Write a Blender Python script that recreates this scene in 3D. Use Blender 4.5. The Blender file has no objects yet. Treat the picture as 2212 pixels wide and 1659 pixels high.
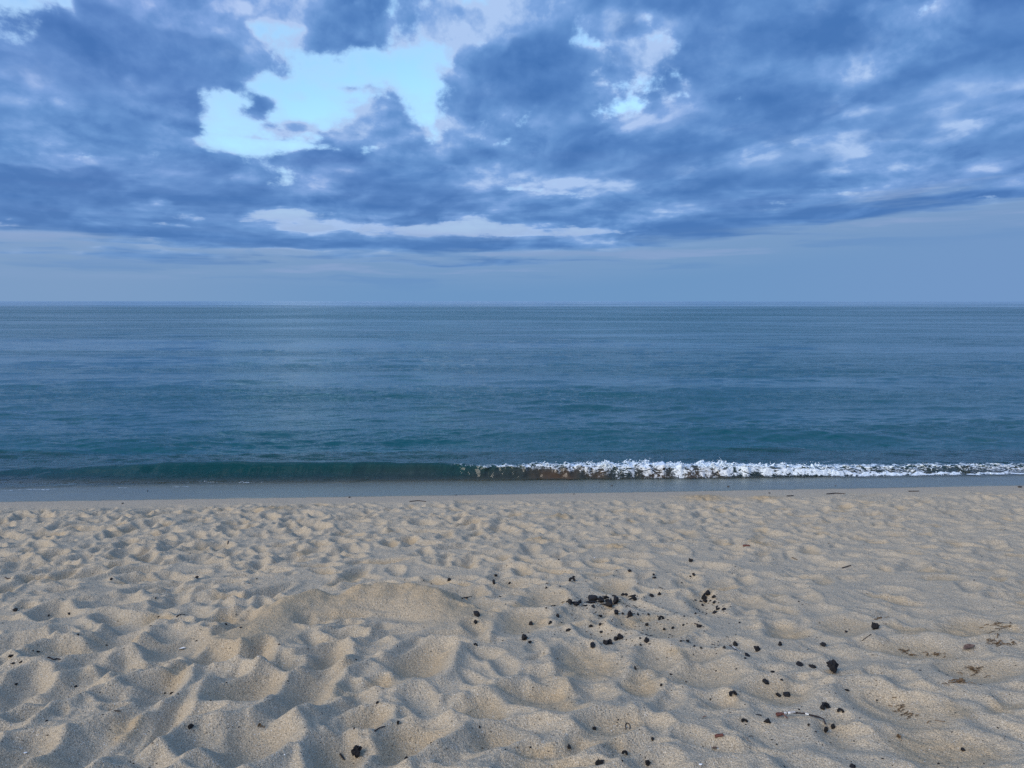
import bpy, math, random
import numpy as np
from mathutils import Vector, Matrix

R = math.radians
rng = np.random.default_rng(7)
random.seed(7)
scene = bpy.context.scene
col = scene.collection

# ------------------------------------------------------------------ camera
CAM_Z = 2.6                      # metres above the sea
FPX = 1659.0                     # focal length for a 2212 px wide picture
PITCH = math.atan(179.0 / FPX)
cam_d = bpy.data.cameras.new('camera')
cam_d.sensor_width = 36.0
cam_d.lens = 36.0 * FPX / 2212.0
cam_d.clip_start = 0.05
cam_d.clip_end = 60000.0
cam = bpy.data.objects.new('camera', cam_d)
cam.location = (0, 0, CAM_Z)
cam.rotation_euler = (R(90) - PITCH, 0, 0)
col.objects.link(cam)
scene.camera = cam

# ------------------------------------------------------------------ exposure
scene.view_settings.view_transform = 'Standard'
scene.view_settings.look = 'None'
scene.view_settings.gamma = 1.0
scene.view_settings.exposure = 0.0
scene.render.engine = 'CYCLES'
scene.cycles.use_denoising = False
scene.cycles.max_bounces = 4
scene.cycles.diffuse_bounces = 2
scene.cycles.glossy_bounces = 3
scene.cycles.transparent_max_bounces = 8
scene.cycles.sample_clamp_indirect = 4.0

SUN_EL, SUN_AZ = 29.0, -128.0     # low western glow behind the camera, to the left (azimuth from +Y, clockwise)
SKY_STRENGTH = 0.1


def ray(px, py):
    """world direction of a photo point (2212 x 1659 frame)"""
    u = (px - 1106.0) / FPX
    v = (829.5 - py) / FPX
    c, s = math.cos(PITCH), math.sin(PITCH)
    d = np.array([u, c + v * s, -s + v * c])
    return d / np.linalg.norm(d)


def at_z(px, py, z):
    d = ray(px, py)
    t = (z - CAM_Z) / d[2]
    return d[0] * t, d[1] * t


# ------------------------------------------------------------------ node helper
class G:
    """tiny expression layer over shader nodes"""
    def __init__(self, tree):
        self.t = tree
        self.t.nodes.clear()

    def n(self, typ, **kw):
        nd = self.t.nodes.new(typ)
        for k, v in kw.items():
            setattr(nd, k, v)
        return nd

    def put(self, sock, val):
        if val is None:
            return
        if hasattr(val, 'node'):
            self.t.links.new(val, sock)
        elif isinstance(val, (tuple, list)) and len(val) == 3 and sock.type == 'RGBA':
            sock.default_value = (*val, 1.0)
        else:
            sock.default_value = val

    def m(self, op, a, b=None, c=None, clamp=False):
        nd = self.n('ShaderNodeMath', operation=op)
        nd.use_clamp = clamp
        for i, x in enumerate((a, b, c)):
            if x is not None:
                self.put(nd.inputs[i], x)
        return nd.outputs[0]

    def add(self, a, b): return self.m('ADD', a, b)
    def sub(self, a, b): return self.m('SUBTRACT', a, b)
    def mul(self, a, b): return self.m('MULTIPLY', a, b)
    def div(self, a, b): return self.m('DIVIDE', a, b)

    def sum(self, xs):
        r = xs[0]
        for x in xs[1:]:
            r = self.add(r, x)
        return r

    def comb(self, x, y, z):
        nd = self.n('ShaderNodeCombineXYZ')
        for i, v in enumerate((x, y, z)):
            self.put(nd.inputs[i], v)
        return nd.outputs[0]

    def sep(self, v):
        nd = self.n('ShaderNodeSeparateXYZ')
        self.put(nd.inputs[0], v)
        return nd.outputs

    def noise(self, vec, scale, detail=4, rough=0.5, lac=2.0, dist=0.0, color=False):
        nd = self.n('ShaderNodeTexNoise')
        nd.noise_dimensions = '3D'
        self.put(nd.inputs['Vector'], vec)
        self.put(nd.inputs['Scale'], scale)
        self.put(nd.inputs['Detail'], detail)
        self.put(nd.inputs['Roughness'], rough)
        self.put(nd.inputs['Lacunarity'], lac)
        self.put(nd.inputs['Distortion'], dist)
        return nd.outputs['Color' if color else 'Fac']

    def smooth(self, x, lo, hi, a=0.0, b=1.0):
        nd = self.n('ShaderNodeMapRange', interpolation_type='SMOOTHSTEP')
        for i, v in enumerate((x, lo, hi, a, b)):
            self.put(nd.inputs[i], v)
        return nd.outputs[0]

    def lin(self, x, lo, hi, a=0.0, b=1.0):
        nd = self.n('ShaderNodeMapRange', interpolation_type='LINEAR')
        for i, v in enumerate((x, lo, hi, a, b)):
            self.put(nd.inputs[i], v)
        return nd.outputs[0]

    def mix(self, f, a, b, blend='MIX'):
        nd = self.n('ShaderNodeMix', data_type='RGBA', blend_type=blend)
        nd.clamp_factor = True
        self.put(nd.inputs[0], f)
        self.put(nd.inputs[6], a)
        self.put(nd.inputs[7], b)
        return nd.outputs[2]

    def vadd(self, a, b):
        nd = self.n('ShaderNodeVectorMath', operation='ADD')
        self.put(nd.inputs[0], a)
        self.put(nd.inputs[1], b)
        return nd.outputs[0]

    def vscale(self, a, s):
        nd = self.n('ShaderNodeVectorMath', operation='SCALE')
        self.put(nd.inputs[0], a)
        self.put(nd.inputs['Scale'], s)
        return nd.outputs[0]

    def vmul(self, a, b):
        nd = self.n('ShaderNodeVectorMath', operation='MULTIPLY')
        self.put(nd.inputs[0], a)
        self.put(nd.inputs[1], b)
        return nd.outputs[0]

    def curve(self, x, pts):
        nd = self.n('ShaderNodeFloatCurve')
        cm = nd.mapping
        cm.extend = 'HORIZONTAL'
        c = cm.curves[0]
        while len(c.points) > 2:
            c.points.remove(c.points[-1])
        c.points[0].location = pts[0]
        c.points[1].location = pts[-1]
        for p in pts[1:-1]:
            c.points.new(*p)
        cm.update()
        self.put(nd.inputs['Value'], x)
        return nd.outputs[0]

    def bump(self, h, strength, distance, normal=None):
        nd = self.n('ShaderNodeBump')
        self.put(nd.inputs['Strength'], strength)
        self.put(nd.inputs['Distance'], distance)
        self.put(nd.inputs['Height'], h)
        if normal is not None:
            self.put(nd.inputs['Normal'], normal)
        return nd.outputs[0]


# ------------------------------------------------------------------ world: dusk sky with a broken deck of stratocumulus
def px_ae(px, py):
    d = ray(px, py)
    return math.atan2(d[0], d[1]), d[2] / math.hypot(d[0], d[1])


def build_world():
    w = bpy.data.worlds.new('World')
    scene.world = w
    w.use_nodes = True
    g = G(w.node_tree)
    out = g.n('ShaderNodeOutputWorld')
    bg = g.n('ShaderNodeBackground')
    g.t.links.new(bg.outputs[0], out.inputs[0])
    tc = g.n('ShaderNodeTexCoord')
    d = tc.outputs['Generated']
    x, y, z = g.sep(d)
    hor = g.m('SQRT', g.add(g.mul(x, x), g.mul(y, y)))
    a = g.m('ARCTAN2', x, y)
    e = g.div(g.m('MAXIMUM', z, 0.0), g.m('MAXIMUM', hor, 0.02))
    # clear sky
    sky = g.n('ShaderNodeTexSky', sky_type='NISHITA')
    sky.sun_disc = False
    sky.sun_elevation = R(9.0)
    sky.sun_rotation = R(SUN_AZ)
    sky.air_density = 1.0
    sky.dust_density = 0.6
    sky.ozone_density = 2.0
    zz = g.m('MAXIMUM', z, 0.0)

    def sheet(bend, turn, squeeze, seed):
        """direction met with a gently curved cloud sheet"""
        k = g.div(1.0, g.add(zz, bend))
        th = R(turn)
        pu = g.mul(g.sub(g.mul(x, math.cos(th)), g.mul(y, math.sin(th))), k)
        pv = g.mul(g.add(g.mul(x, math.sin(th)), g.mul(y, math.cos(th))), k)
        return g.comb(pu, g.mul(pv, squeeze), seed)

    AE = g.comb(a, e, 0.0)

    def blobs(lst):
        acc = None
        for (px, py, rx, ry, wt, *rot) in lst:
            a0, e0 = px_ae(px, py)
            mp = g.n('ShaderNodeMapping', vector_type='TEXTURE')
            g.put(mp.inputs[0], AE)
            mp.inputs[1].default_value = (a0, e0, 0)
            mp.inputs[2].default_value = (0, 0, R(rot[0]) if rot else 0)
            mp.inputs[3].default_value = (1.75 * rx / FPX * math.cos(a0), 1.75 * ry / FPX, 1)
            gr = g.n('ShaderNodeTexGradient', gradient_type='SPHERICAL')
            g.put(gr.inputs[0], mp.outputs[0])
            acc = g.mul(gr.outputs['Fac'], wt) if acc is None else g.m('MULTIPLY_ADD', gr.outputs['Fac'], wt, acc)
        return acc

    # where the deck is broken and where it is banked up
    brk = blobs([
        (770, 168, 150, 62, -0.56), (580, 258, 160, 44, -0.60, 20), (480, 200, 75, 46, -0.46), (640, 316, 150, 18, -0.44), (500, 314, 90, 11, -0.24),
        (480, 45, 130, 26, -0.20), (620, 62, 70, 20, -0.16), (80, 8, 150, 55, -0.52), (30, 85, 90, 30, -0.28), (850, 40, 22, 36, -0.20), (720, 50, 110, 36, 0.16), (830, 90, 60, 20, 0.14), (905, 125, 45, 46, -0.34),
        (1020, 0, 45, 14, -0.26), (970, 40, 50, 40, 0.22), (570, 5, 90, 24, 0.18), (1050, 92, 34, 18, -0.20), (1335, 165, 45, 36, -0.13), (1290, 95, 60, 13, -0.20), (2010, 16, 62, 26, -0.42), (1395, 35, 16, 14, -0.26),
        (275, 170, 15, 11, -0.36), (800, 295, 36, 46, -0.24), (1000, 60, 60, 30, -0.10), (2180, 130, 60, 20, -0.10), (1860, 150, 60, 20, -0.10),
        (650, 460, 100, 12, -0.42), (815, 467, 36, 11, -0.34), (930, 494, 280, 10, -0.48), (1120, 488, 120, 16, -0.46), (1300, 503, 150, 7, -0.36),
        (560, 541, 260, 8, -0.34), (350, 434, 17, 8, -0.36), (1420, 432, 34, 8, -0.22), (1280, 395, 90, 7, -0.20), (1700, 480, 200, 5, -0.14), (2100, 445, 120, 5, -0.14),
        (560, 240, 40, 22, 0.40), (650, 212, 18, 10, 0.42), (560, 212, 46, 12, 0.34, -18), (760, 190, 40, 8, 0.26), (700, 95, 60, 14, 0.22), (650, 270, 24, 9, 0.30),
        (280, 120, 230, 60, 0.16), (1190, 160, 110, 70, 0.12), (1750, 180, 450, 130, 0.06), (300, 400, 400, 40, 0.12),
        (1500, 370, 600, 60, 0.06), (740, 30, 110, 40, 0.22), (1000, 170, 60, 70, 0.10), (330, 60, 120, 40, 0.12), (870, 290, 60, 30, 0.1),
        (1830, 170, 220, 70, 0.16), (2120, 200, 190, 70, 0.5), (160, 26, 40, 10, -0.26, -60), (1700, 320, 450, 60, 0.12), (1250, 390, 100, 14, 0.18), (1700, 130, 160, 40, 0.12), (2000, 260, 200, 40, 0.12), (1650, 300, 200, 30, 0.12), (1600, 280, 260, 40, 0.16), (1900, 300, 200, 30, 0.14),
    ])
    # dark undersides and pale upper sides of the main banks
    tone = blobs([
        (250, 105, 230, 45, -0.20), (300, 140, 200, 60, -0.10), (60, 240, 200, 22, -0.10), (350, 325, 250, 22, -0.12), (150, 400, 350, 22, -0.22), (560, 430, 160, 18, -0.16), (900, 398, 300, 22, -0.12),
        (1170, 150, 70, 60, -0.16), (770, 40, 100, 40, -0.16), (1640, 110, 130, 40, -0.14), (1800, 200, 200, 20, -0.14, 8), (1500, 290, 300, 22, -0.14, 10), (1900, 355, 260, 20, -0.16, 5),
        (1240, 330, 220, 22, -0.10), (2100, 90, 120, 60, -0.14), (1800, 460, 300, 8, -0.16, 4), (1300, 440, 160, 14, -0.12), (1050, 420, 100, 16, -0.10), (300, 505, 260, 9, -0.16), (900, 535, 240, 10, -0.14), (1150, 560, 300, 9, -0.14),
        (1150, 50, 180, 50, 0.14), (930, 275, 120, 40, 0.16), (400, 60, 100, 50, 0.10), (480, 265, 110, 26, 0.10), (1700, 240, 130, 30, 0.10, 12), (2000, 250, 160, 50, 0.14), (1540, 400, 110, 36, 0.16), (1330, 210, 90, 40, 0.12),
        (150, 330, 200, 24, 0.10), (1640, 330, 220, 14, 0.08, 10), (1250, 395, 110, 12, 0.14), (650, 350, 200, 24, 0.06), (1420, 90, 160, 40, 0.12), (1870, 80, 120, 60, 0.08), (2100, 230, 130, 60, 0.08),
    ])
    P = sheet(0.115, -14.0, 0.58, 3.7)
    warp = g.vscale(g.vadd(g.noise(P, 1.3, 2, 0.5, color=True), (-0.5, -0.5, -0.5)), 0.50)
    PW = g.vadd(P, warp)
    # billows: clouds have height, so their puffs are not foreshortened like the deck
    lz = g.mul(g.m('LOGARITHM', g.add(zz, 0.05), math.e), 0.42)
    B0 = g.vadd(g.comb(x, y, lz), g.vscale(warp, 0.10))
    nB = g.noise(B0, 11.0, 8, 0.60)
    nB2 = g.noise(g.vadd(B0, (-0.006, 0.0, 0.016)), 11.0, 5, 0.58)
    nD = g.noise(g.vadd(B0, (4.0, 1.0, 2.0)), 5.0, 4, 0.55)
    nE = g.noise(B0, 9.0, 3, 0.45)
    nE2 = g.noise(g.vadd(B0, (-0.006, 0.0, 0.020)), 9.0, 3, 0.45)
    # far banks lie in thin level bands
    lowz = g.smooth(e, 0.19, 0.05)
    nS = g.noise(g.vadd(g.comb(g.mul(a, 3.2), g.mul(e, 46.0), 2.0), g.vscale(warp, 1.2)), 1.0, 5, 0.55)
    band = g.mul(g.sub(nS, 0.5), lowz)
    # the rear deck: pale, almost closed
    nA = g.noise(PW, 1.5, 6, 0.53)
    nA2 = g.noise(g.vadd(PW, (-0.035, 0.085, 0.0)), 1.5, 3, 0.50)
    covA = g.sum([g.mul(g.sub(nA, 0.5), 0.80), g.mul(g.sub(nB, 0.5), 1.9), g.mul(g.sub(nD, 0.5), 0.5), brk, 0.36, g.mul(band, 1.3)])
    # the near, lower clouds: darker, in ragged banks
    Q = sheet(0.10, -16.0, 0.36, 9.1)
    QW = g.vadd(Q, g.vscale(warp, 1.5))
    nC = g.noise(QW, 1.9, 6, 0.55)
    nC2 = g.noise(g.vadd(QW, (-0.03, 0.10, 0.0)), 1.9, 3, 0.52)
    covC = g.add(g.sum([0.04, g.mul(g.sub(nC, 0.5), 1.7), g.mul(g.sub(nB, 0.5), 1.5), g.mul(g.sub(nD, 0.5), 1.4), g.mul(band, 1.0)]), g.sub(g.mul(brk, 0.9), g.mul(tone, 1.2)))
    # far edge of the deck above the sea, by azimuth
    edge_pts = [(-0.8, 0.050), (-0.50, 0.050), (-0.36, 0.047), (-0.12, 0.042), (0.05, 0.044), (0.22, 0.060), (0.40, 0.082), (0.52, 0.096), (0.8, 0.100)]
    edge = g.mul(g.curve(g.lin(a, -0.8, 0.8), [((p[0] + 0.8) / 1.6, p[1] * 5) for p in edge_pts]), 0.2)
    fe = g.sub(e, edge)
    rag = g.sum([fe, g.mul(g.sub(nB, 0.5), 0.022), g.mul(g.sub(nS, 0.5), 0.12)])
    over = g.smooth(rag, -0.006, 0.022)
    alphaA = g.mul(g.smooth(covA, -0.07, 0.15), over)
    alphaC = g.mul(g.mul(g.smooth(covC, -0.02, 0.24), over), 0.88)

    def ramp(v, pts):
        r_ = g.n('ShaderNodeValToRGB')
        g.put(r_.inputs[0], v)
        els = r_.color_ramp.elements
        els[0].position, els[0].color = pts[0][0], (*pts[0][1], 1)
        els[1].position, els[1].color = pts[-1][0], (*pts[-1][1], 1)
        for p, c in pts[1:-1]:
            el = els.new(p)
            el.color = (*c, 1)
        return r_.outputs[0]

    RAMP = [(0.0, (0.055, 0.168, 0.450)), (0.30, (0.087, 0.221, 0.530)), (0.55, (0.132, 0.294, 0.625)), (0.78, (0.207, 0.380, 0.735)), (1.0, (0.42, 0.585, 0.89))]
    puff = g.add(g.mul(g.sub(nB, nB2), 1.4), g.mul(g.sub(nE, nE2), 2.2))
    thinA = g.smooth(covA, 0.26, 0.0)
    shA = g.sum([0.51, g.mul(g.sub(nA, nA2), 2.2), puff, g.mul(g.sub(nB, 0.5), 0.25), g.mul(band, -1.5), g.mul(g.sub(nD, 0.5), -1.1), g.mul(thinA, 0.40), g.mul(tone, 1.3), g.mul(g.m('MINIMUM', e, 0.5), 0.20)])
    colA = ramp(shA, RAMP)
    thinC = g.smooth(covC, 0.34, 0.0)
    shC = g.sum([0.21, g.mul(g.sub(nD, 0.5), -0.9), g.mul(band, -0.9), g.mul(g.sub(nC, nC2), 1.5), g.mul(puff, 0.7), g.mul(g.sub(nB, 0.5), 0.15), g.mul(thinC, 0.26), g.mul(tone, 0.6), g.mul(g.m('MINIMUM', e, 0.5), 0.20)])
    colC = ramp(shC, RAMP)
    # a faint violet cast on part of the deck
    n4 = g.noise(P, 0.7, 2, 0.5)
    violet = g.mul(g.mul(g.smooth(n4, 0.42, 0.62), g.smooth(e, 0.06, 0.22)), 0.55)
    # clear sky in the breaks, whitened by thin veil
    sk = g.mix(1.0, sky.outputs[0], SK, 'MULTIPLY')
    clear = g.mix(g.mul(g.smooth(covA, -0.40, 0.05), 0.6), sk, (0.44, 0.70, 0.97))
    clear = g.mix(g.mul(g.smooth(e, 0.20, 0.07), 0.92), clear, (0.345, 0.455, 0.745))
    c1 = g.mix(alphaA, clear, colA)
    c1 = g.mix(alphaC, c1, colC)
    c1 = g.mix(violet, c1, g.mix(1.0, c1, (1.22, 1.0, 1.02), 'MULTIPLY'))
    # distance haze low over the sea
    hz_n = g.noise(g.comb(g.mul(a, 2.0), g.mul(e, 18.0), 1.0), 1.2, 2, 0.5)
    haze = g.mix(g.smooth(a, -0.55, -0.1), (0.205, 0.338, 0.555), (0.155, 0.308, 0.550))
    haze = g.mix(g.smooth(a, 0.15, 0.6), haze, (0.172, 0.312, 0.565))
    haze = g.mix(g.mul(g.smooth(fe, -0.035, 0.0), 0.45), haze, (0.220, 0.350, 0.575))
    haze = g.mix(g.mul(g.sub(hz_n, 0.3), 0.3), haze, (0.18, 0.345, 0.565))
    haze = g.mix(g.mul(g.mul(g.smooth(nS, 0.50, 0.64), g.smooth(fe, -0.040, -0.006)), 0.5), haze, (0.110, 0.255, 0.53))
    haze = g.mix(g.mul(g.mul(g.smooth(nS, 0.48, 0.36), g.smooth(fe, -0.030, -0.002)), 0.45), haze, (0.30, 0.40, 0.65))
    far = g.m('EXPONENT', g.mul(e, -9.0))
    c2 = g.mix(g.mul(far, 0.42), c1, haze)
    c3 = g.mix(g.smooth(rag, 0.034, -0.002), c2, haze)
    # towards the zenith the deck passes light more freely, as any cloud deck does
    c3 = g.vscale(c3, g.mul(g.lin(z, 0.45, 1.0, 1.0, 1.6), 1.0 / SKY_STRENGTH))
    g.put(bg.inputs[0], c3)
    bg.inputs[1].default_value = SKY_STRENGTH
    w.cycles.sampling_method = 'MANUAL'
    w.cycles.sample_map_resolution = 256


SK = (0.31, 0.36, 0.40)
build_world()

sun_d = bpy.data.lights.new('sun', 'SUN')
sun_d.energy = 3.15
sun_d.angle = R(48.0)
sun_d.color = (1.0, 0.91, 0.81)
sun = bpy.data.objects.new('sun', sun_d)
_sd = Vector((math.sin(R(SUN_AZ)) * math.cos(R(SUN_EL)), math.cos(R(SUN_AZ)) * math.cos(R(SUN_EL)), math.sin(R(SUN_EL))))
sun.rotation_euler = _sd.to_track_quat('Z', 'Y').to_euler()
col.objects.link(sun)


# ------------------------------------------------------------------ numpy noise
def _hash(ix, iy, seed):
    h = (ix.astype(np.int64) * 374761393 + iy.astype(np.int64) * 668265263 + seed * 1442695041) & 0xFFFFFFFF
    h = ((h ^ (h >> 13)) * 1274126177) & 0xFFFFFFFF
    h = h ^ (h >> 16)
    return (h & 0xFFFFFF) / float(0xFFFFFF)


def vnoise(x, y, seed=0):
    ix, iy = np.floor(x), np.floor(y)
    fx, fy = x - ix, y - iy
    ix, iy = ix.astype(np.int64), iy.astype(np.int64)
    u = fx * fx * fx * (fx * (fx * 6 - 15) + 10)
    v = fy * fy * fy * (fy * (fy * 6 - 15) + 10)

    def gr(i, j, dx, dy):
        t = _hash(i, j, seed) * (2 * math.pi)
        return np.cos(t) * dx + np.sin(t) * dy
    a = gr(ix, iy, fx, fy)
    b = gr(ix + 1, iy, fx - 1, fy)
    c = gr(ix, iy + 1, fx, fy - 1)
    d = gr(ix + 1, iy + 1, fx - 1, fy - 1)
    return ((a * (1 - u) + b * u) * (1 - v) + (c * (1 - u) + d * u) * v) * 1.5


def fbm(x, y, oct=4, gain=0.5, seed=0):
    r, amp, f = 0.0, 1.0, 1.0
    for o in range(oct):
        r = r + amp * vnoise(x * f + 17.3 * o, y * f - 9.1 * o, seed + o * 13)
        amp *= gain
        f *= 2.03
    return r


def blur(h, n=1):
    for _ in range(n):
        p = np.pad(h, 1, mode='edge')
        h = (p[:-2, 1:-1] + p[2:, 1:-1] + p[1:-1, :-2] + p[1:-1, 2:] + 4 * p[1:-1, 1:-1]) / 8.0
    return h


def sstep(a, b, x):
    t = np.clip((x - a) / (b - a), 0, 1)
    return t * t * (3 - 2 * t)


# ------------------------------------------------------------------ shoreline: where the water's edge, the breaker's foot and crest run
def line_through(pts, zfun, deg=3):
    w = [at_z(px, py, zfun(px)) for px, py in pts]
    xs = np.array([p[0] for p in w])
    ys = np.array([p[1] for p in w])
    c = np.polyfit(xs, ys, deg)
    lo, hi = xs.min(), xs.max()
    dl = np.polyval(np.polyder(c), lo)
    dh = np.polyval(np.polyder(c), hi)

    def f(x):
        x = np.asarray(x, float)
        xc = np.clip(x, lo, hi)
        return np.polyval(c, xc) + np.where(x < lo, (x - lo) * dl, 0) + np.where(x > hi, (x - hi) * dh, 0)
    return f


Z_EDGE = 0.085
edge_y = line_through([(0, 1083), (500, 1077), (1106, 1067), (1600, 1058), (2212, 1048)], lambda p: Z_EDGE, 2)
foot_y = line_through([(0, 1052), (400, 1046), (800, 1040), (1106, 1030), (1400, 1031), (1600, 1035), (1900, 1031), (2212, 1025)], lambda p: 0.03, 3)
CREST_PX = [0, 250, 500, 800, 1000, 1106, 1250, 1400, 1555, 1750, 2000, 2212]
CREST_A = [0.10, 0.18, 0.235, 0.235, 0.225, 0.215, 0.21, 0.205, 0.19, 0.16, 0.13, 0.11]
crest_amp_px = lambda p: np.interp(p, CREST_PX, CREST_A)
crest_y = line_through([(0, 1014), (250, 1006), (500, 999), (800, 998), (1000, 1001), (1106, 1004), (1250, 1004), (1400, 1000), (1555, 1003), (1750, 1006), (2000, 1005), (2212, 1000)],
                       lambda p: float(crest_amp_px(p)), 3)
px_at = lambda x: 1106 + np.asarray(x) / 11.1 * FPX          # photo column of a point on the breaker


def base_z(x, y):
    t = edge_y(x) - y                 # metres landward of the water's edge
    land = Z_EDGE + 0.075 * t + 0.040 * np.maximum(t - 0.6, 0) - 0.035 * np.maximum(t - 1.6, 0) + 0.038 * np.maximum(t - 2.2, 0)
    land = np.where(t > 11, Z_EDGE + 0.118 * 11 + 0.02 * (t - 11), land)
    s = -t
    water = Z_EDGE - 0.062 * s - 0.10 * np.maximum(s - 1.6, 0)
    water = np.maximum(water, -1.6)
    return np.where(t > 0, land, water)


# ------------------------------------------------------------------ trodden sand: a height field of overlapping footprints and scuffs
X0, X1, Y0, Y1, RES = -9.0, 9.0, 0.6, 11.0, 0.0125
gx = np.arange(X0, X1, RES)
gy = np.arange(Y0, Y1, RES)
GX, GY = np.meshgrid(gx, gy)
H = np.zeros_like(GX)
TAN = np.zeros_like(GX)
EDGE_T = edge_y(GX) - GY


def ground_hit(px, py, extra=0.0):
    d = ray(px, py)
    t = 1.0
    for _ in range(14):
        p = np.array([0, 0, CAM_Z]) + d * t
        z = float(base_z(p[0], p[1])) + extra
        t += (p[2] - z) / (-d[2] + 0.12)
    p = np.array([0, 0, CAM_Z]) + d * t
    return p[0], p[1], t


def stamp(x, y, rx, ry, th, depth, rim=0.35, tan=0.0, lean=0.0):
    """press one hollow: a bowl with crisp lip and pushed-up rim"""
    R_ = max(rx, ry) * 1.9
    i0, i1 = int((x - R_ - X0) / RES), int((x + R_ - X0) / RES) + 1
    j0, j1 = int((y - R_ - Y0) / RES), int((y + R_ - Y0) / RES) + 1
    i0, j0 = max(i0, 0), max(j0, 0)
    i1, j1 = min(i1, H.shape[1]), min(j1, H.shape[0])
    if i1 - i0 < 3 or j1 - j0 < 3:
        return
    dx, dy = GX[j0:j1, i0:i1] - x, GY[j0:j1, i0:i1] - y
    c, s = math.cos(th), math.sin(th)
    u, v = (dx * c + dy * s) / rx, (-dx * s + dy * c) / ry
    wob = 1 + 0.16 * np.sin(2 * np.arctan2(v, u) + x * 37) + 0.10 * np.sin(3 * np.arctan2(v, u) + y * 53)
    r = np.sqrt(u * u + v * v) * wob
    h = H[j0:j1, i0:i1]
    inner = r < 1.25
    mean = float(h[inner].mean()) if inner.any() else 0.0
    lvl = mean * 0.6
    bowl = lvl + depth * (1.05 * r ** 1.7 - 1.0) + lean * depth * u
    rimh = depth * rim * np.exp(-((r - 1.22) / 0.25) ** 2) * (1 + 0.6 * np.sin(np.arctan2(v, u) + x * 11))
    k = 0.008
    d = (h - bowl) / k
    sm = bowl + k * np.where(d > 20, 0, np.where(d < -20, d, -np.log1p(np.exp(-np.clip(d, -20, 20)))))
    H[j0:j1, i0:i1] = np.where(r < 1.6, sm, h) + rimh
    if tan > 0:
        T = TAN[j0:j1, i0:i1]
        TAN[j0:j1, i0:i1] = np.maximum(T * (1 - 0.8 * sstep(1.1, 0.8, r)), tan * sstep(1.15, 0.6, r))


# wide gentle swells of the loose sand
H += 0.030 * fbm(GX / 0.9, GY / 0.75, 3, 0.5, 3)
# random old prints, everywhere; the left is trodden deeper than the right
NP = 4300
ptx = rng.uniform(X0, X1, NP)
pty = Y1 - (Y1 - Y0) * rng.uniform(0, 1, NP) ** 0.85
for x, y in zip(ptx, pty):
    t = float(edge_y(x)) - y
    if t < 0.42 + 0.15 * math.sin(x * 2.1):
        continue
    pxx = 1106 + x / max(y, 1) * FPX
    deep = float(np.interp(pxx, [0, 700, 1200, 1700, 2212], [1.15, 1.08, 0.80, 0.56, 0.50]))
    far = float(np.interp(t, [0.4, 1.0, 3.0, 6.0], [0.7, 1.25, 1.15, 1.05]))
    s = rng.uniform(0.55, 1.1) * (0.75 + 0.25 * far)
    stamp(x, y, 0.128 * s * rng.uniform(0.7, 1.5), 0.078 * s * rng.uniform(0.8, 1.2), rng.uniform(0, math.pi),
          0.050 * s * deep * far * rng.uniform(0.6, 1.3), 0.28, tan=(rng.uniform(0.2, 0.8) if rng.uniform() < 0.22 else 0.0), lean=rng.uniform(-0.35, 0.35))
    if rng.uniform() < 0.3:                       # small scuffs
        stamp(x + rng.normal(0, .2), y + rng.normal(0, .2), 0.05 * rng.uniform(.6, 1.3), 0.04, rng.uniform(0, 3), 0.018 * deep * far, 0.3)

# the prints one can pick out in the foreground (centre, width, height in half-scale crop pixels; column offset)
def seen(lst, ox, dep):
    for (cx, cy, w, h, k, tan) in lst:
        px, py = ox + cx * 0.5, 1061.8 + cy * 0.5
        x, y, t = ground_hit(px, py)
        rx = w * 0.5 * 0.5 * t / FPX
        ya = ground_hit(px, py - h * 0.25)[1]
        yb = ground_hit(px, py + h * 0.25)[1]
        ry = max(abs(ya - yb) * 0.5, 0.05)
        stamp(x, y, rx * 1.05, ry * 1.05, rng.normal(0, 0.12), dep * k, 0.30, tan=tan, lean=rng.uniform(-0.2, 0.2))


# the dug-up bank left of the dead fire: a ridge with a scooped face towards the viewer
ridge = [(1070, 605), (1160, 540), (1250, 490), (1370, 463), (1480, 470), (1570, 448), (1700, 446), (1800, 452), (1890, 465), (1975, 500)]
rh = [0.025, 0.07, 0.10, 0.105, 0.065, 0.125, 0.145, 0.145, 0.12, 0.05]
rp = [ground_hit(cx * 0.5, 1061.8 + cy * 0.5 + 12) for cx, cy in ridge]
sx = np.linspace(0, len(rp) - 1, 90)
rxs = np.interp(sx, range(len(rp)), [p[0] for p in rp])
rys = np.interp(sx, range(len(rp)), [p[1] for p in rp])
rhs = np.interp(sx, range(len(rp)), rh)
bank = np.zeros_like(H)
btan = np.zeros_like(H)
for x, y, hh in zip(rxs, rys, rhs):
    i0, i1 = int((x - .9 - X0) / RES), int((x + .9 - X0) / RES)
    j0, j1 = int((y - .9 - Y0) / RES), int((y + .9 - Y0) / RES)
    dx, dy = GX[j0:j1, i0:i1] - x, GY[j0:j1, i0:i1] - y
    d = np.sqrt(dx * dx + np.where(dy > 0, (dy * 1.3) ** 2, (dy * 0.62) ** 2))
    bank[j0:j1, i0:i1] = np.maximum(bank[j0:j1, i0:i1], hh * np.clip(1 - d / 0.23, 0, 1) ** 0.95)
    btan[j0:j1, i0:i1] = np.maximum(btan[j0:j1, i0:i1], np.clip(1.2 - np.sqrt(dx * dx + np.where(dy > 0.03, (dy * 4) ** 2, dy * dy * 0.7)) / 0.32, 0, 1))
H = H * (1 - 0.85 * np.clip(bank / 0.04, 0, 1)) + blur(bank, 2) * (1.0 + 0.16 * fbm(GX / 0.16, GY / 0.3, 3, 0.55, 77))

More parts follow.
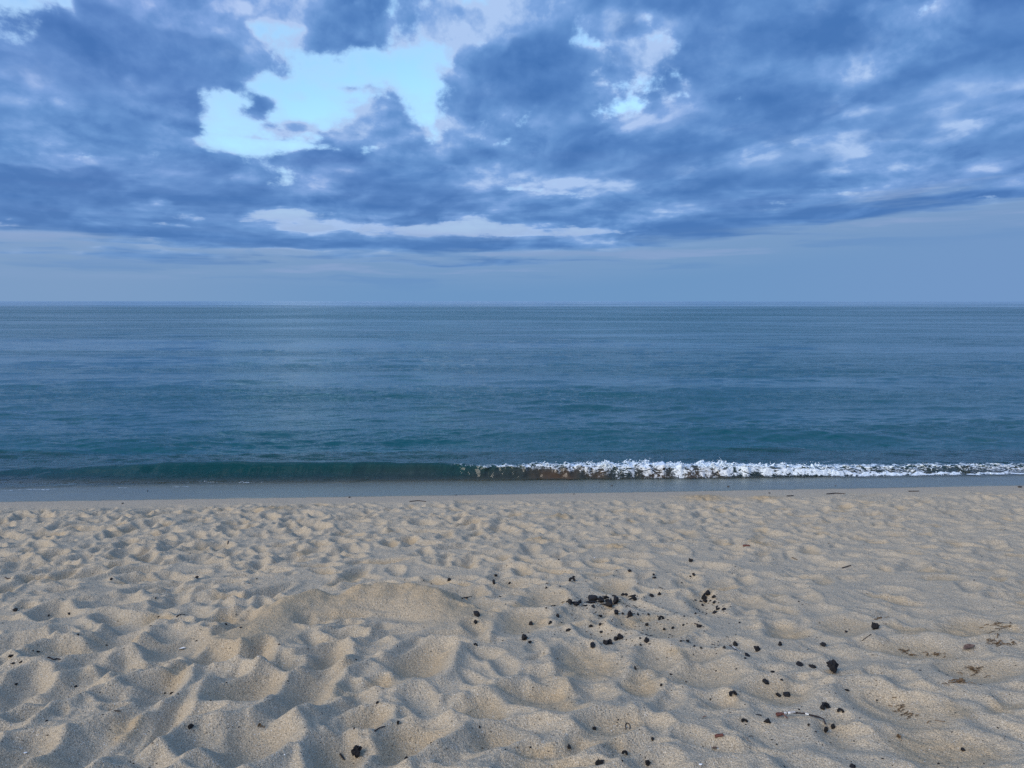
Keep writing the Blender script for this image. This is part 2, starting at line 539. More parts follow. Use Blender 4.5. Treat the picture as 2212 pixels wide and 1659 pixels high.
seen([(380, 1100, 230, 230, 1.2, 0), (560, 1060, 100, 240, 1.1, 0), (705, 1000, 130, 250, 1.1, 0.2), (870, 1080, 150, 150, 1.1, 0), (1090, 1085, 260, 210, 1.35, 0.3),
      (80, 1120, 190, 170, 1.1, 0.2), (60, 870, 170, 140, 1.1, 0), (300, 850, 150, 130, 0.9, 0.1), (50, 670, 150, 110, 1.1, 0), (290, 690, 240, 90, 1.2, 0.3), (510, 630, 150, 110, 1.0, 0),
      (760, 665, 230, 110, 1.1, 0.2), (930, 715, 180, 85, 1.15, 0.5), (1110, 700, 110, 90, 1.4, 0), (1420, 712, 160, 90, 1.2, 0.4),
      (1070, 850, 240, 140, 1.4, 0.5), (1330, 840, 210, 150, 1.3, 0.3), (1580, 970, 200, 80, 1.0, 0.5), (1760, 1065, 270, 160, 1.2, 0.6),
      (1470, 1140, 240, 170, 1.1, 0.5), (1820, 730, 270, 110, 1.3, 0.6), (690, 850, 170, 110, 1.1, 0), (240, 525, 140, 55, 1.3, 0), (480, 480, 240, 55, 0.9, 0),
      (540, 560, 210, 50, 0.9, 0), (840, 520, 160, 38, 0.9, 0), (1040, 560, 110, 70, 1.0, 0), (740, 605, 180, 45, 0.9, 0), (2080, 930, 240, 90, 0.9, 0.6), (2140, 1060, 180, 90, 0.8, 0.5),
      (350, 365, 140, 45, 0.9, 0.3), (1990, 440, 150, 55, 0.8, 0.3), (2080, 490, 170, 45, 0.8, 0.2)], 0, 0.062)
seen([(140, 465, 210, 75, 0.9, 0.5), (50, 560, 220, 80, 0.8, 0.7), (300, 530, 190, 65, 0.7, 0.2), (380, 610, 160, 85, 0.9, 0.1), (330, 735, 280, 120, 1.0, 0.7),
      (620, 735, 190, 130, 0.9, 0.3), (850, 790, 270, 120, 1.0, 0.4), (555, 830, 140, 100, 0.9, 0.7), (150, 880, 270, 140, 1.0, 0.6), (350, 850, 200, 110, 0.9, 0.1), (660, 585, 250, 75, 0.8, 0.4),
      (450, 1010, 250, 85, 0.8, 0.5), (1190, 600, 190, 60, 0.8, 0.7), (1150, 860, 270, 80, 0.8, 0.6), (845, 475, 120, 80, 1.3, 0.0), (1440, 580, 210, 80, 0.7, 0.5),
      (1760, 680, 280, 100, 0.8, 0.6), (1980, 590, 220, 75, 0.7, 0.7), (1690, 950, 280, 220, 1.0, 0.4), (2020, 770, 250, 100, 0.9, 0.5), (1850, 1100, 340, 170, 0.7, 0.7),
      (440, 415, 170, 50, 0.9, 0.6), (1000, 470, 170, 60, 0.8, 0.3), (1640, 900, 120, 70, 0.6, 0.4), (160, 1170, 330, 60, 0.8, 0.4), (1050, 1020, 150, 90, 0.5, 0.1)], 1106, 0.048)

# loose dry sand cannot stand steeper than its angle of repose: let it slide
mt = math.tan(R(34)) * RES
for _ in range(22):
    for ax in (0, 1):
        dh = np.diff(H, axis=ax)
        ex = np.sign(dh) * np.maximum(np.abs(dh) - mt, 0) * 0.24
        if ax == 0:
            H[:-1] += ex
            H[1:] -= ex
        else:
            H[:, :-1] += ex
            H[:, 1:] -= ex
clod = fbm(GX / 0.07, GY / 0.07, 3, 0.55, 21)
H += 0.0055 * clod * (0.5 + 0.9 * sstep(0.0, 0.35, fbm(GX / 0.8, GY / 0.8, 2, 0.5, 33)))
far_mask = sstep(4.5, 2.0, EDGE_T)
H += far_mask * 0.019 * np.maximum(fbm(GX / 0.13, GY / 0.12, 3, 0.6, 44), -0.1)
# the swept, damp strip by the water has no prints
calm = sstep(0.30, 0.75, EDGE_T + 0.18 * fbm(GX / 0.7, GY / 0.4, 3, 0.5, 5))
H *= calm
TAN *= calm
TAN = np.maximum(TAN, blur(btan, 4) * 0.75)
for (px, py, r) in ((590, 1100, 0.22), (1165, 1163, 0.16), (1520, 1076, 0.30), (1650, 1077, 0.2), (1210, 1115, .15), (1330, 1190, .13), (1640, 1180, .12)):   # damp sand kicked up
    x, y, t = ground_hit(px, py)
    q = np.exp(-(((GX - x) / r) ** 2 + ((GY - y) / (r * 0.7)) ** 2))
    TAN = np.maximum(TAN, q)
    H += q * 0.025 * (1 + fbm(GX / .06, GY / .06, 2, .5, 8))
TAN = blur(TAN, 2)


def sample(F, x, y):
    fx = np.clip((np.asarray(x, float) - X0) / RES, 0, F.shape[1] - 1.001)
    fy = np.clip((np.asarray(y, float) - Y0) / RES, 0, F.shape[0] - 1.001)
    i, j = fx.astype(int), fy.astype(int)
    u, v = fx - i, fy - j
    return (F[j, i] * (1 - u) + F[j, i + 1] * u) * (1 - v) + (F[j + 1, i] * (1 - u) + F[j + 1, i + 1] * u) * v


def sand_z(x, y):
    inside = sstep(X0, X0 + 0.5, np.asarray(x, float)) * sstep(X1, X1 - 0.5, np.asarray(x, float)) * sstep(Y0, Y0 + 0.3, np.asarray(y, float))
    return base_z(x, y) + sample(H, x, y) * inside


def on_sand(px, py):
    """point of the real sand surface met by the line of sight to a photo point"""
    d = ray(px, py)
    ts = np.arange(1.6, 16, 0.01)
    pz = CAM_Z + d[2] * ts - sand_z(d[0] * ts, d[1] * ts)
    i = int(np.argmax(pz < 0)) if (pz < 0).any() else len(ts) - 1
    t = ts[i] - 0.01 * (pz[i] / (pz[i] - pz[i - 1] + 1e-9)) if i > 0 else ts[i]
    return float(d[0] * t), float(d[1] * t), float(t)


# ------------------------------------------------------------------ mesh helpers
def grid_mesh(name, V, nr, nc, attrs=None, smooth=True):
    me = bpy.data.meshes.new(name)
    n = nr * nc
    me.vertices.add(n)
    me.vertices.foreach_set('co', np.ascontiguousarray(V, dtype=np.float32).ravel())
    idx = np.arange(n).reshape(nr, nc)
    q = np.stack([idx[:-1, :-1], idx[:-1, 1:], idx[1:, 1:], idx[1:, :-1]], -1).reshape(-1, 4)
    me.loops.add(q.size)
    me.loops.foreach_set('vertex_index', q.ravel().astype(np.int32))
    me.polygons.add(len(q))
    me.polygons.foreach_set('loop_start', (np.arange(len(q)) * 4).astype(np.int32))
    me.polygons.foreach_set('loop_total', np.full(len(q), 4, np.int32))
    me.polygons.foreach_set('use_smooth', np.full(len(q), smooth))
    me.update()
    for k, v in (attrs or {}).items():
        at = me.attributes.new(k, 'FLOAT', 'POINT')
        at.data.foreach_set('value', np.ascontiguousarray(v, dtype=np.float32).ravel())
    return me


def add_obj(name, me, mat=None, parent=None, label=None, cat=None, group=None, kind=None, loc=None):
    o = bpy.data.objects.new(name, me)
    col.objects.link(o)
    if mat is not None and me is not None and not me.materials:
        me.materials.append(mat)
    if parent:
        o.parent = parent
    if loc is not None:
        o.location = loc
    for k, v in (('label', label), ('category', cat), ('group', group), ('kind', kind)):
        if v:
            o[k] = v
    return o


def new_mat(name):
    m = bpy.data.materials.new(name)
    m.use_nodes = True
    g = G(m.node_tree)
    out = g.n('ShaderNodeOutputMaterial')
    return m, g, out


def principled(g, out, base, rough=0.8, spec=0.3, normal=None):
    b = g.n('ShaderNodeBsdfPrincipled')
    g.put(b.inputs['Base Color'], base)
    g.put(b.inputs['Roughness'], rough)
    g.put(b.inputs['Specular IOR Level'], spec)
    if normal is not None:
        g.put(b.inputs['Normal'], normal)
    g.t.links.new(b.outputs[0], out.inputs[0])
    return b


def attr(g, name):
    nd = g.n('ShaderNodeAttribute')
    nd.attribute_name = name
    return nd.outputs['Fac']


# ------------------------------------------------------------------ materials
def sand_material():
    m, g, out = new_mat('dry_sand')
    tc = g.n('ShaderNodeTexCoord')
    p = tc.outputs['Object']
    tan, wet = attr(g, 'tan'), attr(g, 'wet')
    big = g.noise(p, 1.1, 4, 0.55)
    grain = g.noise(p, 210.0, 3, 0.7)
    grain2 = g.noise(p, 85.0, 3, 0.6)
    speck = g.noise(g.vadd(p, (3.1, 7.7, 1.3)), 120.0, 1, 0.5)
    light = g.noise(g.vadd(p, (9.1, 2.7, 4.3)), 160.0, 1, 0.5)
    c = g.mix(big, (0.424, 0.354, 0.252), (0.490, 0.411, 0.294))
    c = g.mix(g.mul(tan, 0.8), c, (0.440, 0.318, 0.175))
    c = g.mix(g.smooth(grain, 0.38, 0.62), g.mix(1.0, c, (0.66, 0.65, 0.64), 'MULTIPLY'), g.mix(1.0, c, (1.32, 1.31, 1.29), 'MULTIPLY'))
    c = g.mix(g.mul(g.sub(grain2, 0.5), 1.2), c, g.mix(1.0, c, (0.75, 0.72, 0.68), 'MULTIPLY'))
    c = g.mix(g.smooth(speck, 0.685, 0.73), c, (0.07, 0.055, 0.04))
    c = g.mix(g.smooth(light, 0.70, 0.73), c, (0.72, 0.68, 0.60))
    c = g.mix(wet, c, g.mix(1.0, c, (0.70, 0.68, 0.68), 'MULTIPLY'))
    h = g.add(g.mul(grain, 0.6), g.mul(grain2, 1.0))
    h = g.add(h, g.mul(g.noise(p, 30.0, 3, 0.6), 1.2))
    bs = g.sub(0.85, g.mul(wet, 0.7))
    nrm = g.bump(h, bs, 0.009)
    principled(g, out, c, g.sub(0.95, g.mul(wet, 0.55)), g.add(0.12, g.mul(wet, 0.35)), nrm)
    return m


def water_material():
    m, g, out = new_mat('sea_water')
    tc = g.n('ShaderNodeTexCoord')
    p = tc.outputs['Object']
    geo = g.n('ShaderNodeNewGeometry')
    x, y, z = g.sep(p)
    foam, sandy, depth, calm = attr(g, 'foam'), attr(g, 'sandy'), attr(g, 'depth'), attr(g, 'calm')
    # ripples too fine for the mesh; wind patches leave glassy lanes
    lane = g.noise(g.comb(g.mul(x, 0.012), g.mul(g.m('LOGARITHM', g.m('MAXIMUM', y, 1.0), math.e), 3.2), 0.0), 1.6, 4, 0.55)
    w1 = g.noise(g.vmul(p, (1.0, 2.1, 1.0)), 5.0, 3, 0.55, dist=0.3)
    w2 = g.noise(g.vmul(p, (1.0, 2.3, 1.0)), 1.1, 3, 0.55, dist=0.4)
    w3 = g.noise(g.vmul(p, (0.5, 2.0, 1.0)), 0.16, 3, 0.6)
    w4 = g.noise(g.vmul(p, (0.35, 1.4, 1.0)), 0.02, 4, 0.6)
    ly = g.m('LOGARITHM', g.m('MAXIMUM', y, 1.0), math.e)
    lane2 = g.noise(g.comb(g.mul(g.div(x, g.m('MAXIMUM', y, 1.0)), 1.3), g.mul(ly, 9.0), 4.0), 1.0, 4, 0.6)
    amp = g.add(0.40, g.mul(g.smooth(lane, 0.38, 0.60), 0.70))
    # far out the wind has died: glassy water with thin ruffled lines, and a ruffled belt this side of it
    glass = g.mul(g.smooth(g.add(ly, g.mul(g.sub(lane, 0.5), 0.9)), 5.75, 5.95), g.smooth(lane2, 0.60, 0.50))
    belt = g.mul(g.smooth(ly, 4.3, 5.0), g.smooth(lane2, 0.35, 0.55))
    slick = g.mul(g.smooth(lane2, 0.56, 0.66), g.smooth(ly, 3.6, 4.2))
    amp = g.mul(g.mul(g.add(amp, g.mul(belt, 0.7)), g.sub(1.0, g.mul(glass, 0.75))), g.sub(1.0, g.mul(slick, 0.4)))
    farf = g.smooth(y, 25.0, 90.0)
    farm = g.smooth(y, 120.0, 600.0)
    h = g.add(g.mul(w1, 0.038), g.add(g.mul(w2, g.add(0.034, g.mul(farf, 0.075))), g.add(g.mul(w3, g.mul(farf, 0.32)), g.mul(w4, g.mul(farm, 1.0)))))
    h = g.mul(g.mul(h, amp), g.sub(1.0, attr(g, 'taut')))
    nrm = g.bump(h, 1.0, 1.0)
    # body colour by how much water one looks into
    op = g.sub(1.0, g.m('EXPONENT', g.mul(depth, -8.0)))
    n_s = g.noise(g.vmul(p, (0.05, 0.3, 1.0)), 1.0, 3, 0.5)
    teal = g.mix(n_s, (0.0022, 0.058, 0.066), (0.0034, 0.074, 0.082))
    teal = g.mix(g.smooth(depth, 0.9, 0.25), teal, (0.0020, 0.046, 0.040))
    teal = g.mix(sandy, teal, (0.085, 0.052, 0.028))
    dif = g.n('ShaderNodeBsdfDiffuse')
    g.put(dif.inputs[0], teal)
    tra = g.n('ShaderNodeBsdfTransparent')
    g.put(tra.inputs[0], (0.86, 0.95, 0.95))
    body = g.n('ShaderNodeMixShader')
    g.put(body.inputs[0], g.m('MAXIMUM', op, g.mul(sandy, 0.9)))
    g.t.links.new(tra.outputs[0], body.inputs[1])
    g.t.links.new(dif.outputs[0], body.inputs[2])
    fr = g.n('ShaderNodeFresnel')
    fr.inputs['IOR'].default_value = 1.333
    g.put(fr.inputs['Normal'], nrm)
    gl = g.n('ShaderNodeBsdfGlossy')
    g.put(gl.inputs['Color'], (1, 1, 1))
    g.put(gl.inputs['Roughness'], g.add(g.add(0.05, g.mul(farm, 0.10)), g.mul(calm, 0.30)))
    g.put(gl.inputs['Normal'], nrm)
    wmix = g.n('ShaderNodeMixShader')
    fg = g.n('ShaderNodeFresnel')
    fg.inputs['IOR'].default_value = 1.333
    refl = g.m('MINIMUM', fr.outputs[0], g.add(g.mul(fg.outputs[0], 1.25), 0.015))
    drained = g.mul(calm, g.add(0.30, g.mul(g.noise(g.vmul(p, (1.0, 4.0, 1.0)), 1.1, 4, 0.6), 0.35)))
    refl = g.mul(refl, g.sub(1.0, drained))
    g.put(wmix.inputs[0], refl)
    g.t.links.new(body.outputs[0], wmix.inputs[1])
    g.t.links.new(gl.outputs[0], wmix.inputs[2])
    # foam: lacy where thin, solid where thick
    fn = g.noise(g.vmul(p, (1.0, 1.0, 1.0)), 24.0, 5, 0.62, dist=0.6)
    fn2 = g.noise(g.vmul(p, (0.6, 1.5, 1.5)), 9.0, 4, 0.6, dist=1.2)
    cell = g.m('ABSOLUTE', g.sub(fn2, 0.5))
    lace = g.sub(g.add(g.mul(fn, 0.75), 0.22), g.mul(cell, 3.2))
    fm = g.smooth(g.add(g.sub(foam, 0.62), g.mul(lace, 0.95)), 0.08, 0.28)
    fm = g.mul(fm, g.smooth(foam, 0.02, 0.18))
    fcol = g.mix(g.mul(sandy, 0.6), (0.74, 0.83, 0.87), (0.62, 0.57, 0.52))
    fd = g.n('ShaderNodeBsdfPrincipled')
    g.put(fd.inputs['Base Color'], fcol)
    g.put(fd.inputs['Roughness'], 0.7)
    g.put(fd.inputs['Normal'], g.bump(fn, 0.9, 0.03))
    fmix = g.n('ShaderNodeMixShader')
    g.put(fmix.inputs[0], fm)
    g.t.links.new(wmix.outputs[0], fmix.inputs[1])
    g.t.links.new(fd.outputs[0], fmix.inputs[2])
    g.t.links.new(fmix.outputs[0], out.inputs[0])
    return m


def simple(name, c1, c2, scale, rough=0.8, spec=0.3, bump=0.0, dist=0.004):
    m, g, out = new_mat(name)
    tc = g.n('ShaderNodeTexCoord')
    n = g.noise(tc.outputs['Object'], scale, 4, 0.6)
    c = g.mix(g.smooth(n, 0.35, 0.65), c1, c2)
    principled(g, out, c, rough, spec, g.bump(n, bump, dist) if bump else None)
    return m


M_sand = sand_material()
M_water = water_material()
M_foam = simple('foam', (0.76, 0.85, 0.89), (0.70, 0.80, 0.85), 40, 0.6, 0.3)
M_coal = simple('charcoal', (0.008, 0.008, 0.009), (0.022, 0.021, 0.022), 90, 0.75, 0.25, 0.6)
M_ash = simple('ash', (0.20, 0.19, 0.18), (0.66, 0.65, 0.62), 60, 0.9, 0.1, 0.4)
M_burnt = simple('burnt_bark', (0.020, 0.016, 0.016), (0.055, 0.045, 0.045), 60, 0.85, 0.2, 0.6)
M_redwood = simple('red_brown_wood', (0.085, 0.030, 0.022), (0.15, 0.065, 0.05), 80, 0.8, 0.2, 0.5)
M_weed = simple('dry_seaweed', (0.075, 0.048, 0.026), (0.17, 0.115, 0.065), 60, 0.85, 0.2, 0.5)
M_leaf = simple('dry_leaf', (0.10, 0.055, 0.04), (0.20, 0.13, 0.09), 60, 0.8, 0.2, 0.4)
M_twig = simple('dry_twig', (0.10, 0.075, 0.05), (0.20, 0.16, 0.12), 70, 0.85, 0.2, 0.4)
M_shell = simple('shell', (0.70, 0.68, 0.62), (0.85, 0.84, 0.80), 50, 0.45, 0.5)
M_pebble = simple('pebble', (0.025, 0.025, 0.025), (0.07, 0.06, 0.055), 50, 0.5, 0.4)


# ------------------------------------------------------------------ beach (runs on under the sea as its bed)
def build_beach():
    ys = [-60, -40, -25, -16, -10, -6, -3.5, -1.5, -0.5, 0.1]
    y = 0.6
    while y < 12.2:
        ys.append(y)
        y += min(max(0.0075, 0.0045 * y * 0.62), 0.024) if y > 1.5 else 0.03
    ys += [12.5, 13, 14, 15.5, 18, 22, 30, 45]
    ys = np.array(ys)
    nc = 1000
    w = 2.6 + 0.80 * np.maximum(ys, 0) + np.where(ys < 0.5, np.abs(ys - 0.5) * 0.9, 0)
    s = np.linspace(-1, 1, nc)
    X = s[None, :] * w[:, None]
    Y = np.repeat(ys[:, None], nc, 1)
    X[:, 0] -= 60
    X[:, -1] += 60
    Z = sand_z(X, Y)
    t = edge_y(X) - Y
    wn = fbm(X / 0.5, Y / 0.3, 3, 0.5, 71)
    wet = sstep(0.10, -0.06, t + 0.11 * fbm(X / 1.4, X * 0, 3, 0.5, 52)) * 0.6 + 0.05 * 0 + sstep(0.62, 0.12, t + 0.14 * wn) * 0.42
    tan = sample(TAN, X, Y)
    me = grid_mesh('beach', np.stack([X, Y, Z], -1), len(ys), nc, {'tan': tan, 'wet': np.clip(wet, 0, 1)})
    print('beach', len(ys) * nc)
    return add_obj('beach_sand', me, M_sand, kind='structure', label='pale trodden beach sand sloping down to the water')


beach = build_beach()


# ------------------------------------------------------------------ sea
def waves(X, Y, DX):
    """ripples and low swell as a sum of short-crested trains; DX: local mesh spacing"""
    Z = np.zeros_like(X)
    r = np.random.default_rng(5)
    for lam, a, n in ((9.0, 0.013, 5), (4.0, 0.009, 6), (2.0, 0.0065, 8), (1.0, 0.0048, 10), (0.5, 0.0030, 12), (0.26, 0.0016, 12)):
        for i in range(n):
            L = lam * r.uniform(0.7, 1.4)
            th = r.normal(0, 0.45)
            kx, ky = math.sin(th) * 2 * math.pi / L, math.cos(th) * 2 * math.pi / L
            ph = r.uniform(0, 2 * math.pi)
            env = np.clip((L / np.maximum(DX, 1e-6) - 2.0) / 3.0, 0, 1)
            Z += a * env * np.sin(kx * X + ky * Y + ph + 1.3 * np.sin(X * 0.9 / L + i) * 0.5)
    return Z


def breaker(X, Y):
    px = px_at(X * 11.1 / np.maximum(crest_y(X), 5))
    A = np.interp(px, CREST_PX, CREST_A)
    yc = crest_y(X) + 0.05 * fbm(X / 0.8, X * 0 + 2.0, 3, 0.5, 9)
    q = Y - yc
    brk = sstep(860, 1120, px)
    front = np.where(brk > 0, 0.30 - 0.08 * brk, 0.30)
    prof = np.where(q < 0, np.exp(-(q / front) ** 2), 0.45 * np.exp(-(q / 0.45) ** 2) + 0.55 * np.exp(-(q / 1.4) ** 2))
    return px, A, q, brk, prof


def build_sea():
    ys = [8.6]
    while ys[-1] < 13.0:
        y = ys[-1]
        ys.append(y + (0.03 if y < 10.2 else (0.014 if y < 12.0 else 0.028)))
    while ys[-1] < 30000:
        y = ys[-1]
        ys.append(y + y * y / 4300.0)
    ys[-1] = 30000
    ys = np.array(ys)
    nc = 1150
    s = np.linspace(-1, 1, nc)
    w = 1.5 + 0.83 * ys
    X = s[None, :] * w[:, None]
    Y = np.repeat(ys[:, None], nc, 1)
    DY = np.gradient(ys)[:, None]
    DX = np.maximum(DY * 0.9, (w * 2 / nc)[:, None] * 0.8) * np.ones_like(X)
    X[:, 0] = -np.maximum(60, 1.6 * ys)
    X[:, -1] = np.maximum(60, 1.6 * ys)
    px, A, q, brk, prof = breaker(X, Y)
    sea = waves(X, Y, DX)
    shoal = sstep(-1.2, 1.5, q)
    lane = 0.55 + 0.45 * sstep(-0.25, 0.35, fbm(X / 9.0, np.log(np.maximum(Y, 1)) * 3.5, 3, 0.5, 60))
    sea *= (0.25 + 0.75 * shoal) * lane
    # the next swell coming in behind, higher to the right
    y2 = 14.6 + 0.06 * X
    A2 = np.interp(px, [300, 1200, 1900, 2300], [0.02, 0.05, 0.10, 0.11])
    sea += A2 * np.exp(-((Y - y2) / np.where(Y < y2, 0.8, 1.6)) ** 2)
    sea += 0.03 * np.exp(-((Y - 22) / 2.2) ** 2) + 0.03 * np.exp(-((Y - 33) / 3.5) ** 2)
    Z = sea + A * prof
    # tumbling foam: lumps on the broken part
    fy = foot_y(X) - Y                                    # >0 shoreward of the foot
    ff = Y - (foot_y(X) + 0.05 * fbm(X / 0.25, X * 0 + 5.0, 3, 0.55, 19))
    n = fbm(X / 0.16, Y / 0.13, 4, 0.6, 31)
    n_l = fbm(X / 0.6, Y / 0.4, 3, 0.5, 37)
    rim = fbm(X / 0.11, X * 0 + 1.5, 3, 0.6, 23)
    top = np.interp(px, [860, 1000, 1150, 1400, 1600, 1800, 2212], [0.0, 0.26, 0.62, 0.84, 0.84, 0.58, 0.46]) * np.clip(0.92 + 0.5 * fbm(X / 0.45, X * 0 + 7.0, 3, 0.55, 81), 0.3, 1.15)
    wid = np.interp(px, [860, 1100, 1400, 1600, 1900, 2212], [0.03, 0.085, 0.17, 0.17, 0.085, 0.06])
    crest_f = top * np.exp(-(np.where(q < 0, q / wid, q / (wid * 1.5)) ) ** 2 * 0.9)
    foot_on = sstep(1490, 1600, px + 30 * n_l)
    foot_f = foot_on * np.interp(px, [1500, 1600, 2212], [0.68, 0.84, 0.64]) * np.exp(-((ff - 0.05) / 0.06) ** 2)
    between = np.where((ff > 0.05) & (q < 0.1), 1.0, 0.0) * brk * np.interp(px, [900, 1150, 1400, 1560, 1700, 2212], [0, 0.16, 0.34, 0.46, 0.36, 0.30]) * sstep(0.0, 0.22, ff + 0.10 * n_l)
    wisps = 0.30 * np.exp(-((q + 0.42) / 0.05) ** 2) * np.exp(-(((px - 500) / 110) ** 2)) * sstep(0.1, 0.5, n_l + 0.3)
    wisps += 0.0 * np.exp(-((q + 0.07) / 0.05) ** 2) * sstep(600, 800, px) * (1 - brk) * sstep(0.0, 0.3, n_l + 0.1)
    lip = np.interp(px, [0, 200, 420, 700], [0.26, 0.34, 0.30, 0.0]) * np.exp(-((ff + 0.28) / 0.05) ** 2) * sstep(-0.1, 0.3, n_l + n * 0.5)
    back = 0.30 * brk * np.exp(-((q - 0.35) / 0.22) ** 2) * sstep(0.25, 0.6, n_l)
    foam = np.clip(np.maximum.reduce([crest_f * (0.86 + 0.35 * n), foot_f * (0.9 + 0.35 * n), between * (0.85 + 0.5 * n_l), wisps, lip, back]), 0, 1)
    Z += brk * crest_f * (0.045 * np.abs(n) + 0.03 * rim)
    Z += foot_f * 0.05 * (0.7 + 0.6 * np.abs(n))
    # front of the broken part stands up from the foot
    roll = brk * sstep(-0.02, 0.06, ff) * sstep(0.3, -0.1, q)
    Z = np.where(roll > 0, np.maximum(Z, Z * (1 - roll) + roll * (0.028 + 0.35 * A * sstep(0.0, 0.3, ff))), Z)
    # thin sheet running up and back on the sand
    sz = base_z(X, Y)
    t = edge_y(X) - Y
    film = 0.004 + 0.012 * sstep(0.0, -1.2, t) + 0.0016 * fbm(X / 0.8, Y / 0.15, 3, 0.5, 51) * sstep(-0.1, -0.6, t)
    floor_z = np.where(t < 0.05, sz + film * sstep(0.06, -0.10, t + 0.11 * fbm(X / 1.4, X * 0, 3, 0.5, 52)), sz - 0.05)
    off = sstep(-1, 1, ff / (0.25 - 0.19 * brk))
    Zs = np.where(q < 0.6, np.maximum(Z * off + (1 - off) * np.minimum(Z, floor_z), floor_z), Z)
    Zs = np.where(t > 0.06, sz - 0.04 - 0.1 * (t - 0.06), Zs)
    depth = np.clip(Zs - sz, 0, 3)
    depth = np.where(Y > 13, 3.0, depth)
    sandy = brk * sstep(-0.10, -0.02, ff) * sstep(0.02, -0.16, q) * np.interp(px, [900, 1060, 1200, 1480, 1600, 2212], [0.25, 0.5, 0.95, 0.9, 0.5, 0.4])
    sandy = np.maximum(sandy, 0.30 * sstep(500, 1000, px) * (1 - brk) * np.exp(-((ff - 0.05) / 0.14) ** 2))
    sandy = sandy * np.clip(0.8 + 0.5 * n_l, 0, 1)
    calm = sstep(0.06, -0.22, ff)
    # lean the breaking lip forward
    Yd = Y - brk * 0.07 * prof ** 2 * (1 + 0.8 * n) * np.exp(-(q / 0.3) ** 2)
    V = np.stack([X, Yd, Zs], -1)
    me = grid_mesh('sea', V, len(ys), nc, {'foam': foam, 'sandy': sandy, 'depth': depth, 'calm': calm, 'taut': np.maximum(calm, 0.85 * np.exp(-((q + 0.14) / 0.26) ** 2))})
    print('sea', len(ys), nc)
    return add_obj('sea_water', me, M_water, kind='structure', label='blue green sea with a small wave breaking on the shore'), (X, Yd, Zs, crest_f, foot_f)


sea, SEA = build_sea()


# ------------------------------------------------------------------ foam flecks and spray (geometry over the broken crest)
ICO_V = []
_phi = (1 + 5 ** 0.5) / 2
for s1 in (-1, 1):
    for s2 in (-1, 1):
        ICO_V += [(0, s1, s2 * _phi), (s1, s2 * _phi, 0), (s2 * _phi, 0, s1)]
ICO_V = np.array(ICO_V, float)
ICO_V /= np.linalg.norm(ICO_V, axis=1)[:, None]
ICO_F = []
for i in range(12):
    for j in range(i + 1, 12):
        for k in range(j + 1, 12):
            a, b, c = ICO_V[i], ICO_V[j], ICO_V[k]
            L = 1.06
            if np.linalg.norm(a - b) < L and np.linalg.norm(b - c) < L and np.linalg.norm(a - c) < L:
                ICO_F.append((i, j, k) if np.dot(np.cross(b - a, c - a), a) > 0 else (i, k, j))
ICO_F = np.array(ICO_F)


def tri_mesh(name, V, F, smooth=True):
    me = bpy.data.meshes.new(name)
    me.vertices.add(len(V))
    me.vertices.foreach_set('co', np.ascontiguousarray(V, dtype=np.float32).ravel())
    me.loops.add(F.size)
    me.loops.foreach_set('vertex_index', F.ravel().astype(np.int32))
    me.polygons.add(len(F))
    me.polygons.foreach_set('loop_start', (np.arange(len(F)) * 3).astype(np.int32))
    me.polygons.foreach_set('loop_total', np.full(len(F), 3, np.int32))
    me.polygons.foreach_set('use_smooth', np.full(len(F), smooth))
    me.update()
    me.validate()
    return me


def blobs_mesh(name, C, Rr, stretch=None):
    n = len(C)
    jit = 1 + 0.22 * rng.normal(size=(n, 12, 1))
    S = np.ones((n, 1, 3)) if stretch is None else stretch[:, None, :]
    V = C[:, None, :] + ICO_V[None] * Rr[:, None, None] * jit * S
    F = ICO_F[None] + (np.arange(n) * 12)[:, None, None]
    return tri_mesh(name, V.reshape(-1, 3), F.reshape(-1, 3))


def splash(px, py_base, py_top, lean, nst, seed):
    """a tongue of spray thrown up: strands of merged drops, breaking into single drops at the tip"""
    r = np.random.default_rng(seed)
    x0 = float(at_z(px, py_base, 0.17)[0])
    y0 = float(crest_y(x0)) - 0.03
    hgt = (py_base - py_top) / FPX * y0
    C, Rr, S = [], [], []
    for s in range(nst):
        l = lean + r.normal(0, 0.35)
        hh = hgt * r.uniform(0.55, 1.0) if s else hgt
        sx = r.normal(0, 0.03)
        nb = 30
        for i in range(nb):
            f = i / (nb - 1)
            if f > 0.6 and r.uniform() < 0.4:
                continue
            C.append((x0 + sx + l * hh * f ** 1.4 + r.normal(0, 0.004), y0 + r.normal(0, 0.012), 0.14 + hh * (f * 1.25 - 0.25 * f * f)))
            Rr.append(max(0.0035, 0.015 * (1 - f) ** 1.3 + 0.0045 + r.normal(0, 0.0015)))
            S.append((1, 1, 1.5))
    for i in range(10):
        C.append((x0 + r.normal(0, 0.07), y0 + r.normal(0, .03), 0.16 + hgt * r.uniform(0.2, 1.1)))
        Rr.append(r.uniform(0.003, 0.0055))
        S.append((1, 1, 1.2))
    return C, Rr, S


